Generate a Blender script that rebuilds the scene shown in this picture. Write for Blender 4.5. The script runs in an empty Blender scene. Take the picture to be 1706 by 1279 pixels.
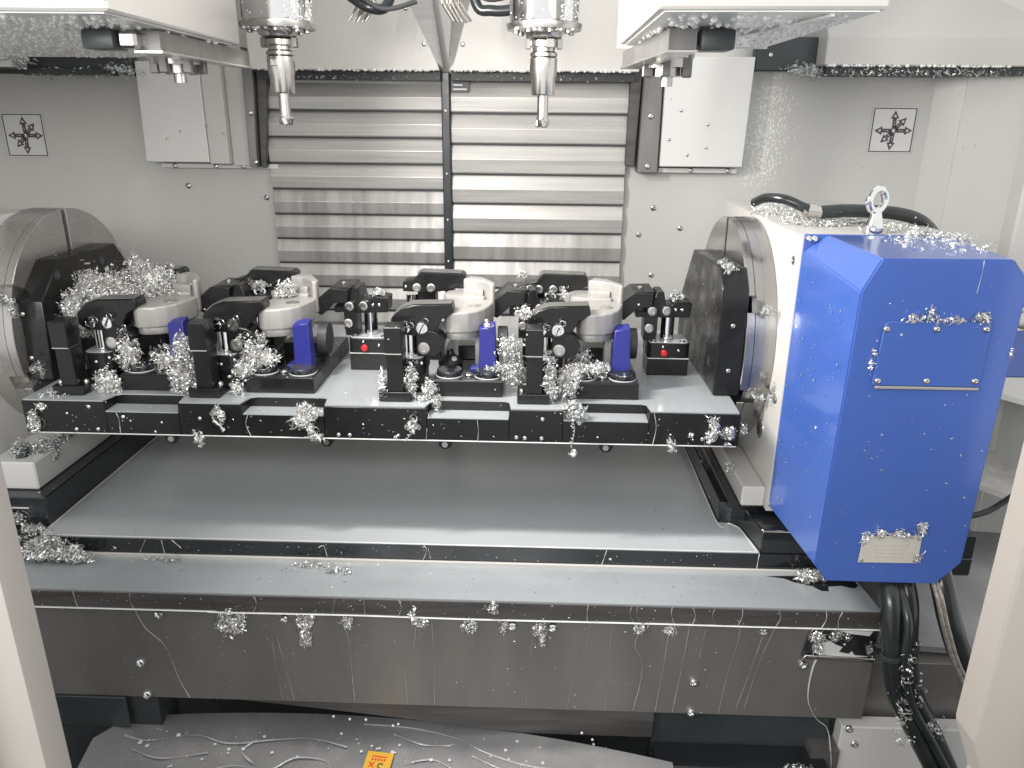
import bpy, bmesh, math, random
from mathutils import Vector, Matrix, noise
rad = math.radians
S = bpy.context.scene
COL = S.collection
random.seed(7)

# ------------------------------------------------------------------ camera
cam = bpy.data.cameras.new("camera"); co = bpy.data.objects.new("camera", cam); COL.objects.link(co); S.camera = co
cam.sensor_width = 36; cam.lens = 1280 / 1706 * 36; cam.clip_start = 0.02; cam.clip_end = 60
yaw, pit, rol = rad(1.75), rad(19.3), rad(0.5)
fw = Vector((-math.sin(yaw) * math.cos(pit), math.cos(yaw) * math.cos(pit), -math.sin(pit)))
rt = Vector((math.cos(yaw), math.sin(yaw), 0)); up = rt.cross(fw)
R_ = rt * math.cos(rol) + up * math.sin(rol); U_ = -rt * math.sin(rol) + up * math.cos(rol)
mw = Matrix.Identity(4)
for i in range(3): mw[i][0] = R_[i]; mw[i][1] = U_[i]; mw[i][2] = -fw[i]; mw[i][3] = (0, -1.30, 0.49)[i]
co.matrix_world = mw
# ------------------------------------------------------------------ world and lamps
W = bpy.data.worlds.new("World"); S.world = W; W.use_nodes = True
bg = W.node_tree.nodes['Background']; bg.inputs[0].default_value = (.98, 0.985, 0.985, 1); bg.inputs[1].default_value = 0.9
def area(name, loc, tgt, sx, sy, e, col=(1, .98, .95)):
    l = bpy.data.lights.new(name, 'AREA'); l.shape = 'RECTANGLE'; l.size = sx; l.size_y = sy; l.energy = e; l.color = col
    o = bpy.data.objects.new(name, l); COL.objects.link(o); o.location = loc
    o.rotation_euler = (Vector(tgt) - Vector(loc)).to_track_quat('-Z', 'Y').to_euler()
area("work_lamp", (-0.06, -0.23, 1.05), (-0.12, -0.08, 0), 0.5, 0.06, 3.0, (1, .965, .92))
area("side_lamp", (-0.47, -0.14, 0.72), (0.45, -0.12, 0.54), 0.06, 0.34, 16, (1, .965, .92))
area("door_fill", (-0.55, -1.5, 0.74), (-0.3, 0.6, 0.1), 1.4, 0.3, 19)  # added fill standing in for room light through the open door
S.view_settings.view_transform = 'Standard'; S.view_settings.look = 'None'; S.view_settings.gamma = 1; S.view_settings.exposure = 0.28
S.cycles.max_bounces = 8; S.cycles.sample_clamp_indirect = 4

# ------------------------------------------------------------------ materials
def M(name, col, rough=.5, metal=0., var=0., vs=6., bump=0., bs=60., coat=0., spec=.5, rvar=0., stretch=None, specks=0., speckcol=(.75, .77, .76), ss=90., stain=0., staincol=(.5, .5, .48), sts=5., aniso=0.):
    m = bpy.data.materials.new(name); m.use_nodes = True
    N = m.node_tree.nodes; L = m.node_tree.links; b = N['Principled BSDF']
    b.inputs['Roughness'].default_value = rough; b.inputs['Metallic'].default_value = metal
    b.inputs['Coat Weight'].default_value = coat; b.inputs['Coat Roughness'].default_value = .08
    b.inputs['Specular IOR Level'].default_value = spec
    if aniso: b.inputs['Anisotropic'].default_value = aniso
    g = N.new('ShaderNodeNewGeometry'); pos = g.outputs['Position']
    if stretch:
        mp = N.new('ShaderNodeMapping'); mp.inputs['Scale'].default_value = stretch; L.new(pos, mp.inputs['Vector']); sp = mp.outputs[0]
    else: sp = pos
    def tnoise(s, d=5, v=sp):
        n = N.new('ShaderNodeTexNoise'); n.inputs['Scale'].default_value = s; n.inputs['Detail'].default_value = d; L.new(v, n.inputs['Vector']); return n.outputs['Fac']
    def ramp(f, a, bb, ca=(0, 0, 0, 1), cb=(1, 1, 1, 1)):
        r = N.new('ShaderNodeValToRGB'); e = r.color_ramp.elements; e[0].position = a; e[1].position = bb; e[0].color = ca; e[1].color = cb; L.new(f, r.inputs[0]); return r.outputs[0]
    def mix(f, a, bb):
        x = N.new('ShaderNodeMix'); x.data_type = 'RGBA'; L.new(f, x.inputs[0])
        for s_, v in ((6, a), (7, bb)):
            if isinstance(v, tuple): x.inputs[s_].default_value = (*v[:3], 1)
            else: L.new(v, x.inputs[s_])
        return x.outputs[2]
    c = tuple(col)
    if var:
        f = tnoise(vs); c = mix(ramp(f, .3, .7), tuple(min(1, k * (1 - var)) for k in col), tuple(min(1, k * (1 + var)) for k in col))
    if stain:
        f = tnoise(sts, 8); c = mix(ramp(f, .62 - stain * .25, .72, (0, 0, 0, 1), (stain, stain, stain, 1)), c, staincol)
    if specks:
        v = N.new('ShaderNodeTexVoronoi'); v.inputs['Scale'].default_value = ss; L.new(pos, v.inputs['Vector'])
        d = ramp(v.outputs['Distance'], .10, .16, (1, 1, 1, 1), (0, 0, 0, 1))
        h = N.new('ShaderNodeSeparateColor'); L.new(v.outputs['Color'], h.inputs[0])
        t = N.new('ShaderNodeMath'); t.operation = 'LESS_THAN'; t.inputs[1].default_value = specks; L.new(h.outputs[0], t.inputs[0])
        mu = N.new('ShaderNodeMath'); mu.operation = 'MULTIPLY'; L.new(d, mu.inputs[0]); L.new(t.outputs[0], mu.inputs[1])
        c = mix(mu.outputs[0], c, speckcol)
    if isinstance(c, tuple): b.inputs['Base Color'].default_value = (*c, 1)
    else: L.new(c, b.inputs['Base Color'])
    if rvar:
        f = tnoise(vs * 2.3, 4); r = N.new('ShaderNodeMapRange'); r.inputs[3].default_value = max(.02, rough - rvar); r.inputs[4].default_value = rough + rvar; r.inputs[1].default_value = .3; r.inputs[2].default_value = .7
        L.new(f, r.inputs[0]); L.new(r.outputs[0], b.inputs['Roughness'])
    if bump:
        f = tnoise(bs, 4); bn = N.new('ShaderNodeBump'); bn.inputs['Strength'].default_value = bump; bn.inputs['Distance'].default_value = .002; L.new(f, bn.inputs['Height']); L.new(bn.outputs[0], b.inputs['Normal'])
    return m
m_paint = M("white_paint", (.63, .625, .605), .32, var=.04, vs=3, bump=.12, bs=25, rvar=.08, specks=.02, speckcol=(.35, .36, .36), ss=45)
m_paint2 = M("cream_paint", (.52, .505, .48), .3, var=.03, vs=4, bump=.08, bs=30)
m_wall = M("enclosure_paint", (.515, .512, .488), .38, var=.06, vs=2.5, bump=.15, bs=18, rvar=.1, stretch=(1, 1, .35), stain=.35, staincol=(.70, .70, .68), sts=2.2, specks=.03, speckcol=(.42, .42, .41), ss=38)
m_under = M("wet_painted_underside", (.78, .78, .75), .22, var=.1, vs=14, bump=.5, bs=55)
m_slat = M("brushed_steel_cover", (.47, .46, .44), .42, .5, var=.12, vs=5, rvar=.08, stretch=(.5, 4, 14), bump=.05, bs=60, stain=.45, staincol=(.60, .59, .565), sts=2.2)
m_slatv = M("streaked_steel_cover", (.40, .39, .375), .42, .45, var=.22, vs=3.0, rvar=.1, stretch=(9, 4, .7), stain=.5, staincol=(.50, .49, .475), sts=3)
m_rail = M("grey_rail_steel", (.20, .195, .19), .4, .6, var=.2, vs=7, stretch=(4, 4, .6))
m_black = M("black_oxide_steel", (.010, .0102, .0105), .3, .0, var=.2, vs=9, rvar=.12, bump=.04, bs=90, specks=.05, ss=70, spec=.38)
m_blackr = M("dark_rubber", (.03, .032, .034), .5, var=.3, vs=15)
m_blackw = M("wet_black_steel", (.016, .018, .021), .16, var=.4, vs=6, rvar=.1, specks=.06, ss=55, spec=.7)
m_film = M("milky_coolant_film", (.31, .33, .34), .18, var=.10, vs=5, rvar=.08, bump=.05, bs=14, spec=.7, specks=.04, ss=60, stain=.4, staincol=(.27, .29, .30), sts=3.5)
m_tray = M("wet_tray_coolant", (.43, .455, .46), .20, var=.08, vs=3.5, rvar=.06, bump=.03, bs=9, spec=.25, stain=.3, staincol=(.42, .44, .44), sts=3, stretch=(.6, 2, 1))
m_milk = M("milky_coolant", (.62, .63, .61), .15, var=.08, vs=30, spec=.7)
m_blue = M("blue_machine_paint", (.052, .115, .405), .25, var=.08, vs=4, rvar=.06, coat=.6, specks=.035, ss=48, bump=.03, bs=20)
m_blueb = M("blue_nylon", (.018, .021, .19), .35, var=.1, vs=20)
m_steel = M("ground_steel", (.56, .54, .52), .28, 1., var=.12, vs=7, rvar=.1, bump=.03, bs=140)
m_disc = M("turned_steel", (.45, .43, .415), .30, .72, var=.06, vs=10, rvar=.05, stretch=(3, 1, 1), bump=.03, bs=120)
m_disc2 = M("turned_steel_right", (.40, .395, .385), .24, .95, var=.10, vs=6, rvar=.05, stretch=(6, 1, 1))  # same steel; the left copy is paler to offset its dark reflections
m_chrome = M("chrome", (.78, .78, .78), .09, 1., var=.05, vs=10)
m_holder = M("nickel_tool_holder", (.66, .635, .595), .2, 1., var=.06, vs=15)
m_chip = M("aluminium_chip", (.76, .76, .74), .30, .75, var=.15, vs=200)
m_chipd = M("dull_aluminium_chip", (.62, .64, .62), .35, .75, var=.2, vs=200)
m_alu = M("cast_aluminium", (.37, .357, .34), .42, .3, var=.06, vs=14, rvar=.08, bump=.1, bs=120)
m_alud = M("sawn_aluminium", (.42, .41, .39), .42, .6, var=.2, vs=16, bump=.15, bs=90)
m_dgreen = M("dark_void_steel", (.035, .042, .045), .35, var=.4, vs=5, rvar=.1)
m_apron = M("wet_stainless_apron", (.165, .157, .148), .32, .25, var=.18, vs=3, rvar=.08, stretch=(3, 1, .8), stain=.25, staincol=(.26, .22, .19), sts=1.6)
m_band = M("table_edge_steel", (.085, .08, .078), .35, .3, var=.25, vs=6, stretch=(1, 1, 12))
m_hose = M("black_hose_rubber", (.018, .022, .022), .22, var=.3, vs=20, bump=.1, bs=100, specks=.06, ss=80)
m_braid = M("braided_sleeve", (.30, .28, .25), .4, .5, var=.4, vs=150)
m_red = M("red_plug", (.62, .02, .025), .35)
m_dark = M("printed_dark_grey", (.06, .055, .06), .45)
m_stk = M("sticker_film", (.60, .60, .585), .3, var=.03)
m_plate = M("aluminium_nameplate", (.62, .59, .52), .35, .15, var=.06, vs=20)
m_run = M("thin_coolant_run", (.36, .36, .355), .2, var=.2, vs=40, spec=.6)
m_yel = M("yellow_label_vinyl", (.62, .36, .03), .35)
m_faint = M("faint_print", (.50, .475, .42), .4)
m_redp = M("printed_red", (.62, .03, .02), .45)
m_door = M("door_paint", (.345, .32, .292), .35, var=.03, vs=3, bump=.05, bs=20, specks=.02, speckcol=(.3, .28, .26), ss=30)
m_drop = M("coolant_droplet", (.80, .80, .77), .06, spec=.9)
m_clear = M("coolant_droplet_dark", (.35, .37, .37), .05, spec=.9)
m_hood = M("hood_panel_paint", (.62, .60, .565), .42, var=.05, vs=3, bump=.06, bs=20)
m_chute = M("wet_chute_steel", (.30, .30, .305), .24, .5, var=.14, vs=7, rvar=.08, stain=.35, staincol=(.46, .46, .45), sts=7)

# ------------------------------------------------------------------ mesh helpers
def nb(): return bmesh.new()
def bx(bm, x0, x1, y0, y1, z0, z1, bev=0., rot=None, seg=1):
    r = bmesh.ops.create_cube(bm, size=1); vs = r['verts']
    for v in vs: v.co = Vector(((x0 + x1) / 2 + v.co.x * (x1 - x0), (y0 + y1) / 2 + v.co.y * (y1 - y0), (z0 + z1) / 2 + v.co.z * (z1 - z0)))
    if bev:
        es = list({e for v in vs for e in v.link_edges}); r2 = bmesh.ops.bevel(bm, geom=es, offset=bev, segments=seg, affect='EDGES', profile=.6); vs = [v for v in r2['verts']]
    if rot:
        c = Vector(((x0 + x1) / 2, (y0 + y1) / 2, (z0 + z1) / 2)); bmesh.ops.rotate(bm, verts=list({v for v in vs if v.is_valid}), cent=c, matrix=rot)
    return bm
def prism(bm, poly, ax, a, b, bev=0., seg=1):
    """polygon extruded along axis ax; poly is (x,z) for 'y', (y,z) for 'x', (x,y) for 'z'"""
    def P(u, v, t): return {'y': (u, t, v), 'x': (t, u, v), 'z': (u, v, t)}[ax]
    A = [bm.verts.new(P(u, v, a)) for u, v in poly]; B = [bm.verts.new(P(u, v, b)) for u, v in poly]; n = len(poly)
    fs = [bm.faces.new(A), bm.faces.new(B[::-1])] + [bm.faces.new((A[i], B[i], B[(i + 1) % n], A[(i + 1) % n])) for i in range(n)]
    bmesh.ops.recalc_face_normals(bm, faces=fs)
    if bev:
        es = list({e for f in fs for e in f.edges}); bmesh.ops.bevel(bm, geom=es, offset=bev, segments=seg, affect='EDGES', profile=.6)
    return bm
def loft(bm, A, B):
    a = [bm.verts.new(p) for p in A]; b = [bm.verts.new(p) for p in B]; n = len(A)
    fs = [bm.faces.new(a), bm.faces.new(b[::-1])] + [bm.faces.new((a[i], b[i], b[(i + 1) % n], a[(i + 1) % n])) for i in range(n)]
    bmesh.ops.recalc_face_normals(bm, faces=fs); return bm
def frame_of(d):
    d = Vector(d).normalized(); u = d.cross(Vector((0, 0, 1)) if abs(d.z) < .9 else Vector((1, 0, 0))).normalized(); return d, u, d.cross(u)
def lathe(bm, o, d, prof, n=32, cap=True):
    """prof: list of (t along d, radius)"""
    o = Vector(o); d, u, v = frame_of(d); rings = []
    for t, r in prof: rings.append([bm.verts.new(o + d * t + (u * math.cos(2 * math.pi * k / n) + v * math.sin(2 * math.pi * k / n)) * max(r, 1e-5)) for k in range(n)])
    fs = []
    for i in range(len(rings) - 1):
        for k in range(n): fs.append(bm.faces.new((rings[i][k], rings[i][(k + 1) % n], rings[i + 1][(k + 1) % n], rings[i + 1][k])))
    if cap: fs.append(bm.faces.new(rings[0][::-1])); fs.append(bm.faces.new(rings[-1]))
    bmesh.ops.recalc_face_normals(bm, faces=fs); return bm
def cyl(bm, o, d, h, r, n=20, ch=0.):
    if ch: return lathe(bm, o, d, [(0, r - ch), (ch, r), (h - ch, r), (h, r - ch)], n)
    return lathe(bm, o, d, [(0, r), (h, r)], n)
def smooth_path(pts, k=6):
    P = [Vector(p) for p in pts]; out = []
    for i in range(len(P) - 1):
        p0, p1, p2, p3 = P[max(i - 1, 0)], P[i], P[i + 1], P[min(i + 2, len(P) - 1)]
        for j in range(k):
            t = j / k; out.append(.5 * ((2 * p1) + (p2 - p0) * t + (2 * p0 - 5 * p1 + 4 * p2 - p3) * t * t + (3 * p1 - p0 - 3 * p2 + p3) * t ** 3))
    out.append(P[-1]); return out
def tube(bm, pts, r, n=10, k=6, flat=1.):
    P = smooth_path(pts, k) if k else [Vector(p) for p in pts]; rings = []
    u = None
    for i, p in enumerate(P):
        d = (P[min(i + 1, len(P) - 1)] - P[max(i - 1, 0)]).normalized()
        if u is None: _, u, _ = frame_of(d)
        u = (u - d * u.dot(d)).normalized(); v = d.cross(u); rr = r(i / (len(P) - 1)) if callable(r) else r
        rings.append([bm.verts.new(p + u * math.cos(2 * math.pi * j / n) * rr + v * math.sin(2 * math.pi * j / n) * rr * flat) for j in range(n)])
    fs = []
    for i in range(len(rings) - 1):
        for j in range(n): fs.append(bm.faces.new((rings[i][j], rings[i][(j + 1) % n], rings[i + 1][(j + 1) % n], rings[i + 1][j])))
    fs += [bm.faces.new(rings[0][::-1]), bm.faces.new(rings[-1])]
    bmesh.ops.recalc_face_normals(bm, faces=fs); return bm
def torus(bm, c, nrm, R, r, n=20, k=8):
    c = Vector(c); d, u, v = frame_of(nrm); rings = []
    for i in range(n):
        a = 2 * math.pi * i / n; q = u * math.cos(a) + v * math.sin(a)
        rings.append([bm.verts.new(c + q * (R + r * math.cos(2 * math.pi * j / k)) + d * r * math.sin(2 * math.pi * j / k)) for j in range(k)])
    for i in range(n):
        for j in range(k): bm.faces.new((rings[i][j], rings[(i + 1) % n][j], rings[(i + 1) % n][(j + 1) % k], rings[i][(j + 1) % k]))
    return bm
def blob(bm, c, rx, ry, rz, sub=1):
    r = bmesh.ops.create_icosphere(bm, subdivisions=sub, radius=1)
    for v in r['verts']: v.co = Vector((c[0] + v.co.x * rx, c[1] + v.co.y * ry, c[2] + v.co.z * rz))
    return bm
BASE = {}
def obj(name, bm, mat, parent=None, sm=True, ang=35):
    me = bpy.data.meshes.new(name); base = BASE.get(parent.name if parent else None)
    if base is not None:
        for v in bm.verts: v.co -= base
    bm.to_mesh(me); bm.free(); me.materials.append(mat)
    o = bpy.data.objects.new(name, me); COL.objects.link(o)
    if sm:
        for p in me.polygons: p.use_smooth = True
        try: me.set_sharp_from_angle(angle=rad(ang))
        except Exception: pass
    if parent: o.parent = parent; BASE[o.name] = base if base is not None else Vector()
    return o
def tag(o, label, cat, group=None, kind=None):
    o['label'] = label; o['category'] = cat
    if group: o['group'] = group
    if kind: o['kind'] = kind
    return o
def thing(name, label, cat, base=(0, 0, 0), group=None, kind=None):
    o = bpy.data.objects.new(name, None); COL.objects.link(o); o.location = base; o.empty_display_size = .02
    BASE[o.name] = Vector(base); return tag(o, label, cat, group, kind)
def struct(name, bm, mat, label=None, sm=False):
    o = obj(name, bm, mat, None, sm); o['kind'] = 'structure'
    if label: o['label'] = label
    return o
def dup(root, loc, label):
    def cp(o, par):
        c = o.copy(); COL.objects.link(c)
        if par: c.parent = par
        for ch in o.children: cp(ch, c)
        return c
    r = cp(root, None); r.location = loc; r['label'] = label; return r
def screws(parent, pts, d, r=.006, h=.004, mat=None, name='screw', socket=True):
    """round-head screws; alike pieces share one mesh"""
    me = None; base = BASE.get(parent.name, Vector())
    for p in pts:
        if me is None:
            bm = nb(); lathe(bm, (0, 0, 0), d, [(-.001, r), (h * .5, r), (h * .85, r * .8), (h, r * .45), (h * .5, r * .4), (h * .5, 0.0)] if socket else [(-.001, r), (h * .5, r), (h, r * .6)], 14)
            o = obj(name, bm, mat or m_steel, None); me = o.data; o.parent = parent
        else:
            o = bpy.data.objects.new(name, me); COL.objects.link(o); o.parent = parent
        o.location = Vector(p) - base

# chips -------------------------------------------------------------
def curl(bm, c, rnd, r, w, turns, pitch):
    ax = Vector((rnd.gauss(0, 1), rnd.gauss(0, 1), rnd.gauss(0, 1))); d, u, v = frame_of(ax)
    n = max(4, int(turns * 8)); prev = None; a0 = rnd.uniform(0, 6.28); sg = rnd.uniform(.6, 1.1)
    for i in range(n + 1):
        a = a0 + turns * 6.283 * i / n; rr = r * (1 - .35 * i / n * sg)
        q = c + (u * math.cos(a) + v * math.sin(a)) * rr + d * (pitch * (i / n - .5) * turns)
        k = math.sin(math.pi * (i + .4) / (n + .8)) ** .5 * .5
        e1 = bm.verts.new(q + d * w * k); e2 = bm.verts.new(q - d * w * k + (u * math.cos(a) + v * math.sin(a)) * w * .25)
        if prev: bm.faces.new((prev[0], e1, e2, prev[1]))
        prev = (e1, e2)
def pile(label, spots, n, size=.0045, mat=None, seed=0, top=True, name='chip_pile', parent=None):
    """spots: list of (centre, (rx,ry,rz), weight); heaps of small aluminium curls"""
    rnd = random.Random(seed); bm = nb(); tot = sum(s[2] for s in spots)
    for c, rr, wt in spots:
        for _ in range(int(2.6 * n * wt / tot)):
            while True:
                q = Vector((rnd.uniform(-1, 1), rnd.uniform(-1, 1), rnd.uniform(-1, 1)))
                if q.length <= 1: break
            if top: q.z = abs(q.z)
            if rnd.random() < .5 and q.length > .05: q = q.normalized() * rnd.uniform(.7, 1.0)
            u = q.normalized() * 1.7 + Vector((seed * 3.1 + c[0] * 40, c[1] * 40, c[2] * 40))
            q *= max(.4, 1.0 + .7 * noise.noise(u) + .4 * noise.noise(u * 2.7))
            if rnd.random() < .05: q *= rnd.uniform(1., 1.35)
            p = Vector(c) + Vector((q.x * rr[0], q.y * rr[1], q.z * rr[2]))
            s = size * .66 * (.4 + rnd.random() ** 2 * 1.15); k = rnd.random()
            if k < .34: curl(bm, p, rnd, s * 2.2, s * rnd.uniform(.25, .5), rnd.uniform(.15, .4), s * rnd.uniform(-2, 2))
            elif k < .40: curl(bm, p, rnd, s * .6, s * .35, rnd.uniform(2, 4.5), s * .8)
            else: curl(bm, p, rnd, s, s * rnd.uniform(.25, .75), rnd.choice((.35, .5, .8, 1.2, 1.6)), s * rnd.uniform(.5, 1.6))
    for c, rr, wt in spots:
        if min(rr[0], rr[1]) > .014 and rr[2] > .011:
            r = bmesh.ops.create_icosphere(bm, subdivisions=3, radius=1)
            for v in r['verts']:
                q = v.co.copy(); u = q * 1.7 + Vector((seed * 3.1 + c[0] * 40, c[1] * 40, c[2] * 40))
                q *= .48 * max(.4, 1.0 + .7 * noise.noise(u) + .4 * noise.noise(u * 2.7)) * (1 + .35 * rnd.uniform(-1, 1))
                if top: q.z = max(q.z, -.05)
                v.co = Vector(c) + Vector((q.x * rr[0], q.y * rr[1], q.z * rr[2]))
    o = obj(name, bm, mat or m_chip, parent, True, 50)
    if parent is None: tag(o, label, 'metal chips', 'aluminium chips', 'stuff')
    else: o['kind'] = 'stuff'
    return o
def strand(label, paths, r=.0045, w=.0035, pitch=.007, mat=None, seed=0, extra=()):
    """long curly chips hanging along the given lines"""
    rnd = random.Random(seed); bm = nb()
    for pts in paths:
        P = smooth_path(pts, 10); L = sum((P[i + 1] - P[i]).length for i in range(len(P) - 1)); turns = L / pitch; n = int(turns * 8); prev = None
        for i in range(n + 1):
            t = i / n * (len(P) - 1); j = min(int(t), len(P) - 2); q = P[j].lerp(P[j + 1], t - j); d, u, v = frame_of(P[j + 1] - P[j])
            a = i / 8 * 6.283; rr = r * (.8 + .3 * math.sin(i * .21 + seed)); o = u * math.cos(a) + v * math.sin(a)
            e1 = bm.verts.new(q + o * rr + d * w * .5); e2 = bm.verts.new(q + o * rr - d * w * .5)
            if prev: bm.faces.new((prev[0], e1, e2, prev[1]))
            prev = (e1, e2)
    for c, rr, k, s in extra:
        for _ in range(k):
            q = Vector((rnd.gauss(0, .5), rnd.gauss(0, .5), rnd.gauss(0, .5)))
            curl(bm, Vector(c) + Vector((q.x * rr[0], q.y * rr[1], q.z * rr[2])), rnd, s * rnd.uniform(.5, 1.3), s * .8, rnd.choice((.6, 1, 1.5, 2)), s)
    o = obj('curly_chip', bm, mat or m_chip, None, True, 50); return tag(o, label, 'metal chip', 'aluminium chips', 'stuff')
def droplets(parent, rects, n, r=.006, seed=0, mat=None, down=True):
    """beads of coolant hanging under a surface: rects = (x0,x1,y0,y1,z)"""
    rnd = random.Random(seed); bm = nb()
    for x0, x1, y0, y1, z in rects:
        for _ in range(n):
            k = r * rnd.uniform(.35, 1.2); blob(bm, (rnd.uniform(x0, x1), rnd.uniform(y0, y1), z), k, k * rnd.uniform(.8, 1.3), k * .9)
    o = obj('droplet', bm, mat or m_drop, parent); o['kind'] = 'stuff'; return o
def trickle(parent, pts, w=.002, name='coolant_trickle', mat=None):
    """thin milky run of coolant lying on a vertical front face (constant y)"""
    bm = nb(); tube(bm, pts, lambda t: w * (.7 + .3 * math.sin(t * 9)), 6, 5, .45); return obj(name, bm, mat or m_milk, parent)

# ------------------------------------------------------------------ the enclosure
bm = nb(); bx(bm, -3, 3, -2.2, 2.5, -1.06, -1.0); struct('floor', bm, m_dgreen, 'dark machine floor under the bed')
bm = nb(); bx(bm, -1.9, 1.085, 1.0, 1.05, -1.0, 1.2); wb = struct('wall_back', bm, m_wall, 'pale painted back wall of the enclosure')
screws(wb, [(-.80, 1.0, .254), (.338, 1.0, .237), (.345, 1.0, .04), (-1.03, 1.0, .285), (.30, 1.0, .16), (.42, 1.0, .18), (.56, 1.0, .24)], (0, -1, 0), .008, .005)
rnd = random.Random(8); bm = nb()
for _ in range(900):
    x = rnd.gauss(.645, .035); z = rnd.uniform(.30, .57) if rnd.random() < .8 else rnd.uniform(.1, .5); k = rnd.uniform(.001, .0028) * (1 if z > .33 else .7); x -= (.5 - z) * .12
    if x > .575: r8 = bmesh.ops.create_cone(bm, segments=5, radius1=k, radius2=k * .4, depth=k * .8, cap_ends=True, matrix=Matrix.Translation((x, 1.0 - k * .3, z)) @ Matrix.Rotation(rad(90), 4, 'X') @ Matrix.Diagonal((1, rnd.uniform(1, 2.2), 1, 1)))
o = obj('droplet', bm, m_drop, wb); o['kind'] = 'stuff'
bm = nb(); loft(bm, [(1.085, .999, -1), (1.14, .94, -1), (1.14, .94, 1.2), (1.085, .999, 1.2)], [(1.085, 1.06, -1), (1.24, 1.06, -1), (1.24, 1.06, 1.2), (1.085, 1.06, 1.2)]); struct('wall_corner', bm, m_wall)
bm = nb(); loft(bm, [(1.141, .941, -1), (1.75, .70, -1), (1.75, .70, 1.2), (1.141, .941, 1.2)], [(1.241, 1.05, -1), (1.80, .80, -1), (1.80, .80, 1.2), (1.241, 1.05, 1.2)]); wr = struct('wall_right', bm, m_wall, 'pale side wall of the enclosure')
bm = nb(); bx(bm, -1.95, -1.9, -.7, 1.05, -1.0, 1.2); struct('wall_left', bm, m_wall)
# inner door post with two bolts at the far right
t = thing('door_post', 'pale upright door post with two bolts at the right edge behind the blue cover', 'door post', (1.16, .62, 0))
bm = nb(); bx(bm, 1.145, 1.22, .60, .66, -.9, .95, .006); obj('post', bm, m_paint2, t)
screws(t, [(1.165, .60, .405), (1.168, .60, .358)], (0, -1, 0), .008, .007)
# sloping coolant pans at the right
for lab, x0, z0, x1, z1, y0, y1, mt in (("upper sloping pale sheet of the coolant pan right of the blue cover", .86, -.05, 1.5, -.22, .40, .95, m_paint), ("middle sloping grey sheet of the coolant pan right of the blue cover", .80, -.20, 1.4, -.42, .25, .42, m_slat), ("lowest wet sheet of the coolant pan beside the black hoses", .62, -.42, 1.3, -.46, -.10, .27, m_chute)):
    bm = nb(); loft(bm, [(x0, y0, z0), (x1, y0, z1), (x1, y0, z1 - .012), (x0, y0, z0 - .012)], [(x0, y1, z0 + .05), (x1, y1, z1 + .05), (x1, y1, z1 + .038), (x0, y1, z0 + .038)])
    tag(obj('pan_sheet', bm, mt, None, False), lab, 'sheet metal', 'coolant pan sheets')

# telescopic steel covers
def way_cover(label, x0, x1, ztop, pitch, n, mats, badge):
    t = thing('way_cover', label, 'way cover', ((x0 + x1) / 2, 1.0, -.15), 'telescopic way covers')
    bm = nb(); prism(bm, [(.992, 0), (.973, 0), (.9715, .003), (.9685, pitch * .48), (.982, pitch - .003), (.992, pitch - .003)], 'x', x0, x1, .0008); sl = None
    bw = nb(); bx(bw, x0 + .001, x1 - .001, .974, .999, -.004, -.0005)
    for i in range(n):
        z = ztop - pitch * (i + 1)
        if sl is None:
            sl = obj('slat', bm, mats[0], t, False); wi = obj('wiper', bw, m_blackr, sl, False); o = sl
        else:
            o = bpy.data.objects.new('slat', sl.data); COL.objects.link(o); o.parent = t; w2 = wi.copy(); COL.objects.link(w2); w2.parent = o
        o.location = (0, 0, z)
        if mats[min(i, len(mats) - 1)] is not mats[0]:
            o.material_slots[0].link = 'OBJECT'; o.material_slots[0].material = mats[min(i, len(mats) - 1)]
    if badge:
        bm = nb(); bx(bm, badge[0], badge[1], .966, .9695, badge[2], badge[3]); b = obj('maker_plate', bm, m_dark, t, False)
        bm = nb()
        for k in range(2): bx(bm, badge[0] + .006, badge[1] - .006 - k * .012, .9652, .9658, badge[2] + .006 + k * .011, badge[2] + .0095 + k * .011)
        obj('lettering', bm, m_stk, b, False)
    return t
mm = [m_slat] * 4 + [m_slatv] * 9
way_cover('left telescopic steel cover of stepped slats on the back wall', -.772, -.272, .571, .0717, 12, mm, None)
way_cover('right telescopic steel cover with a small dark maker plate at its top', -.247, .247, .578, .0825, 11, [m_slat] * 3 + [m_slat, m_slat] + [m_slatv] * 8, (-.245, -.195, .548, .578))
t = thing('centre_strip', 'dark upright strip between the two telescopic covers', 'trim strip', (-.26, .98, -.2))
bm = nb(); bx(bm, -.2715, -.2475, .955, 1.0, -.4, .60, .003); obj('strip', bm, m_dgreen, t)
screws(t, [(-.26, .955, .50), (-.26, .955, .33), (-.26, .955, .2), (-.26, .955, .08)], (0, -1, 0), .004, .003)
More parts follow.
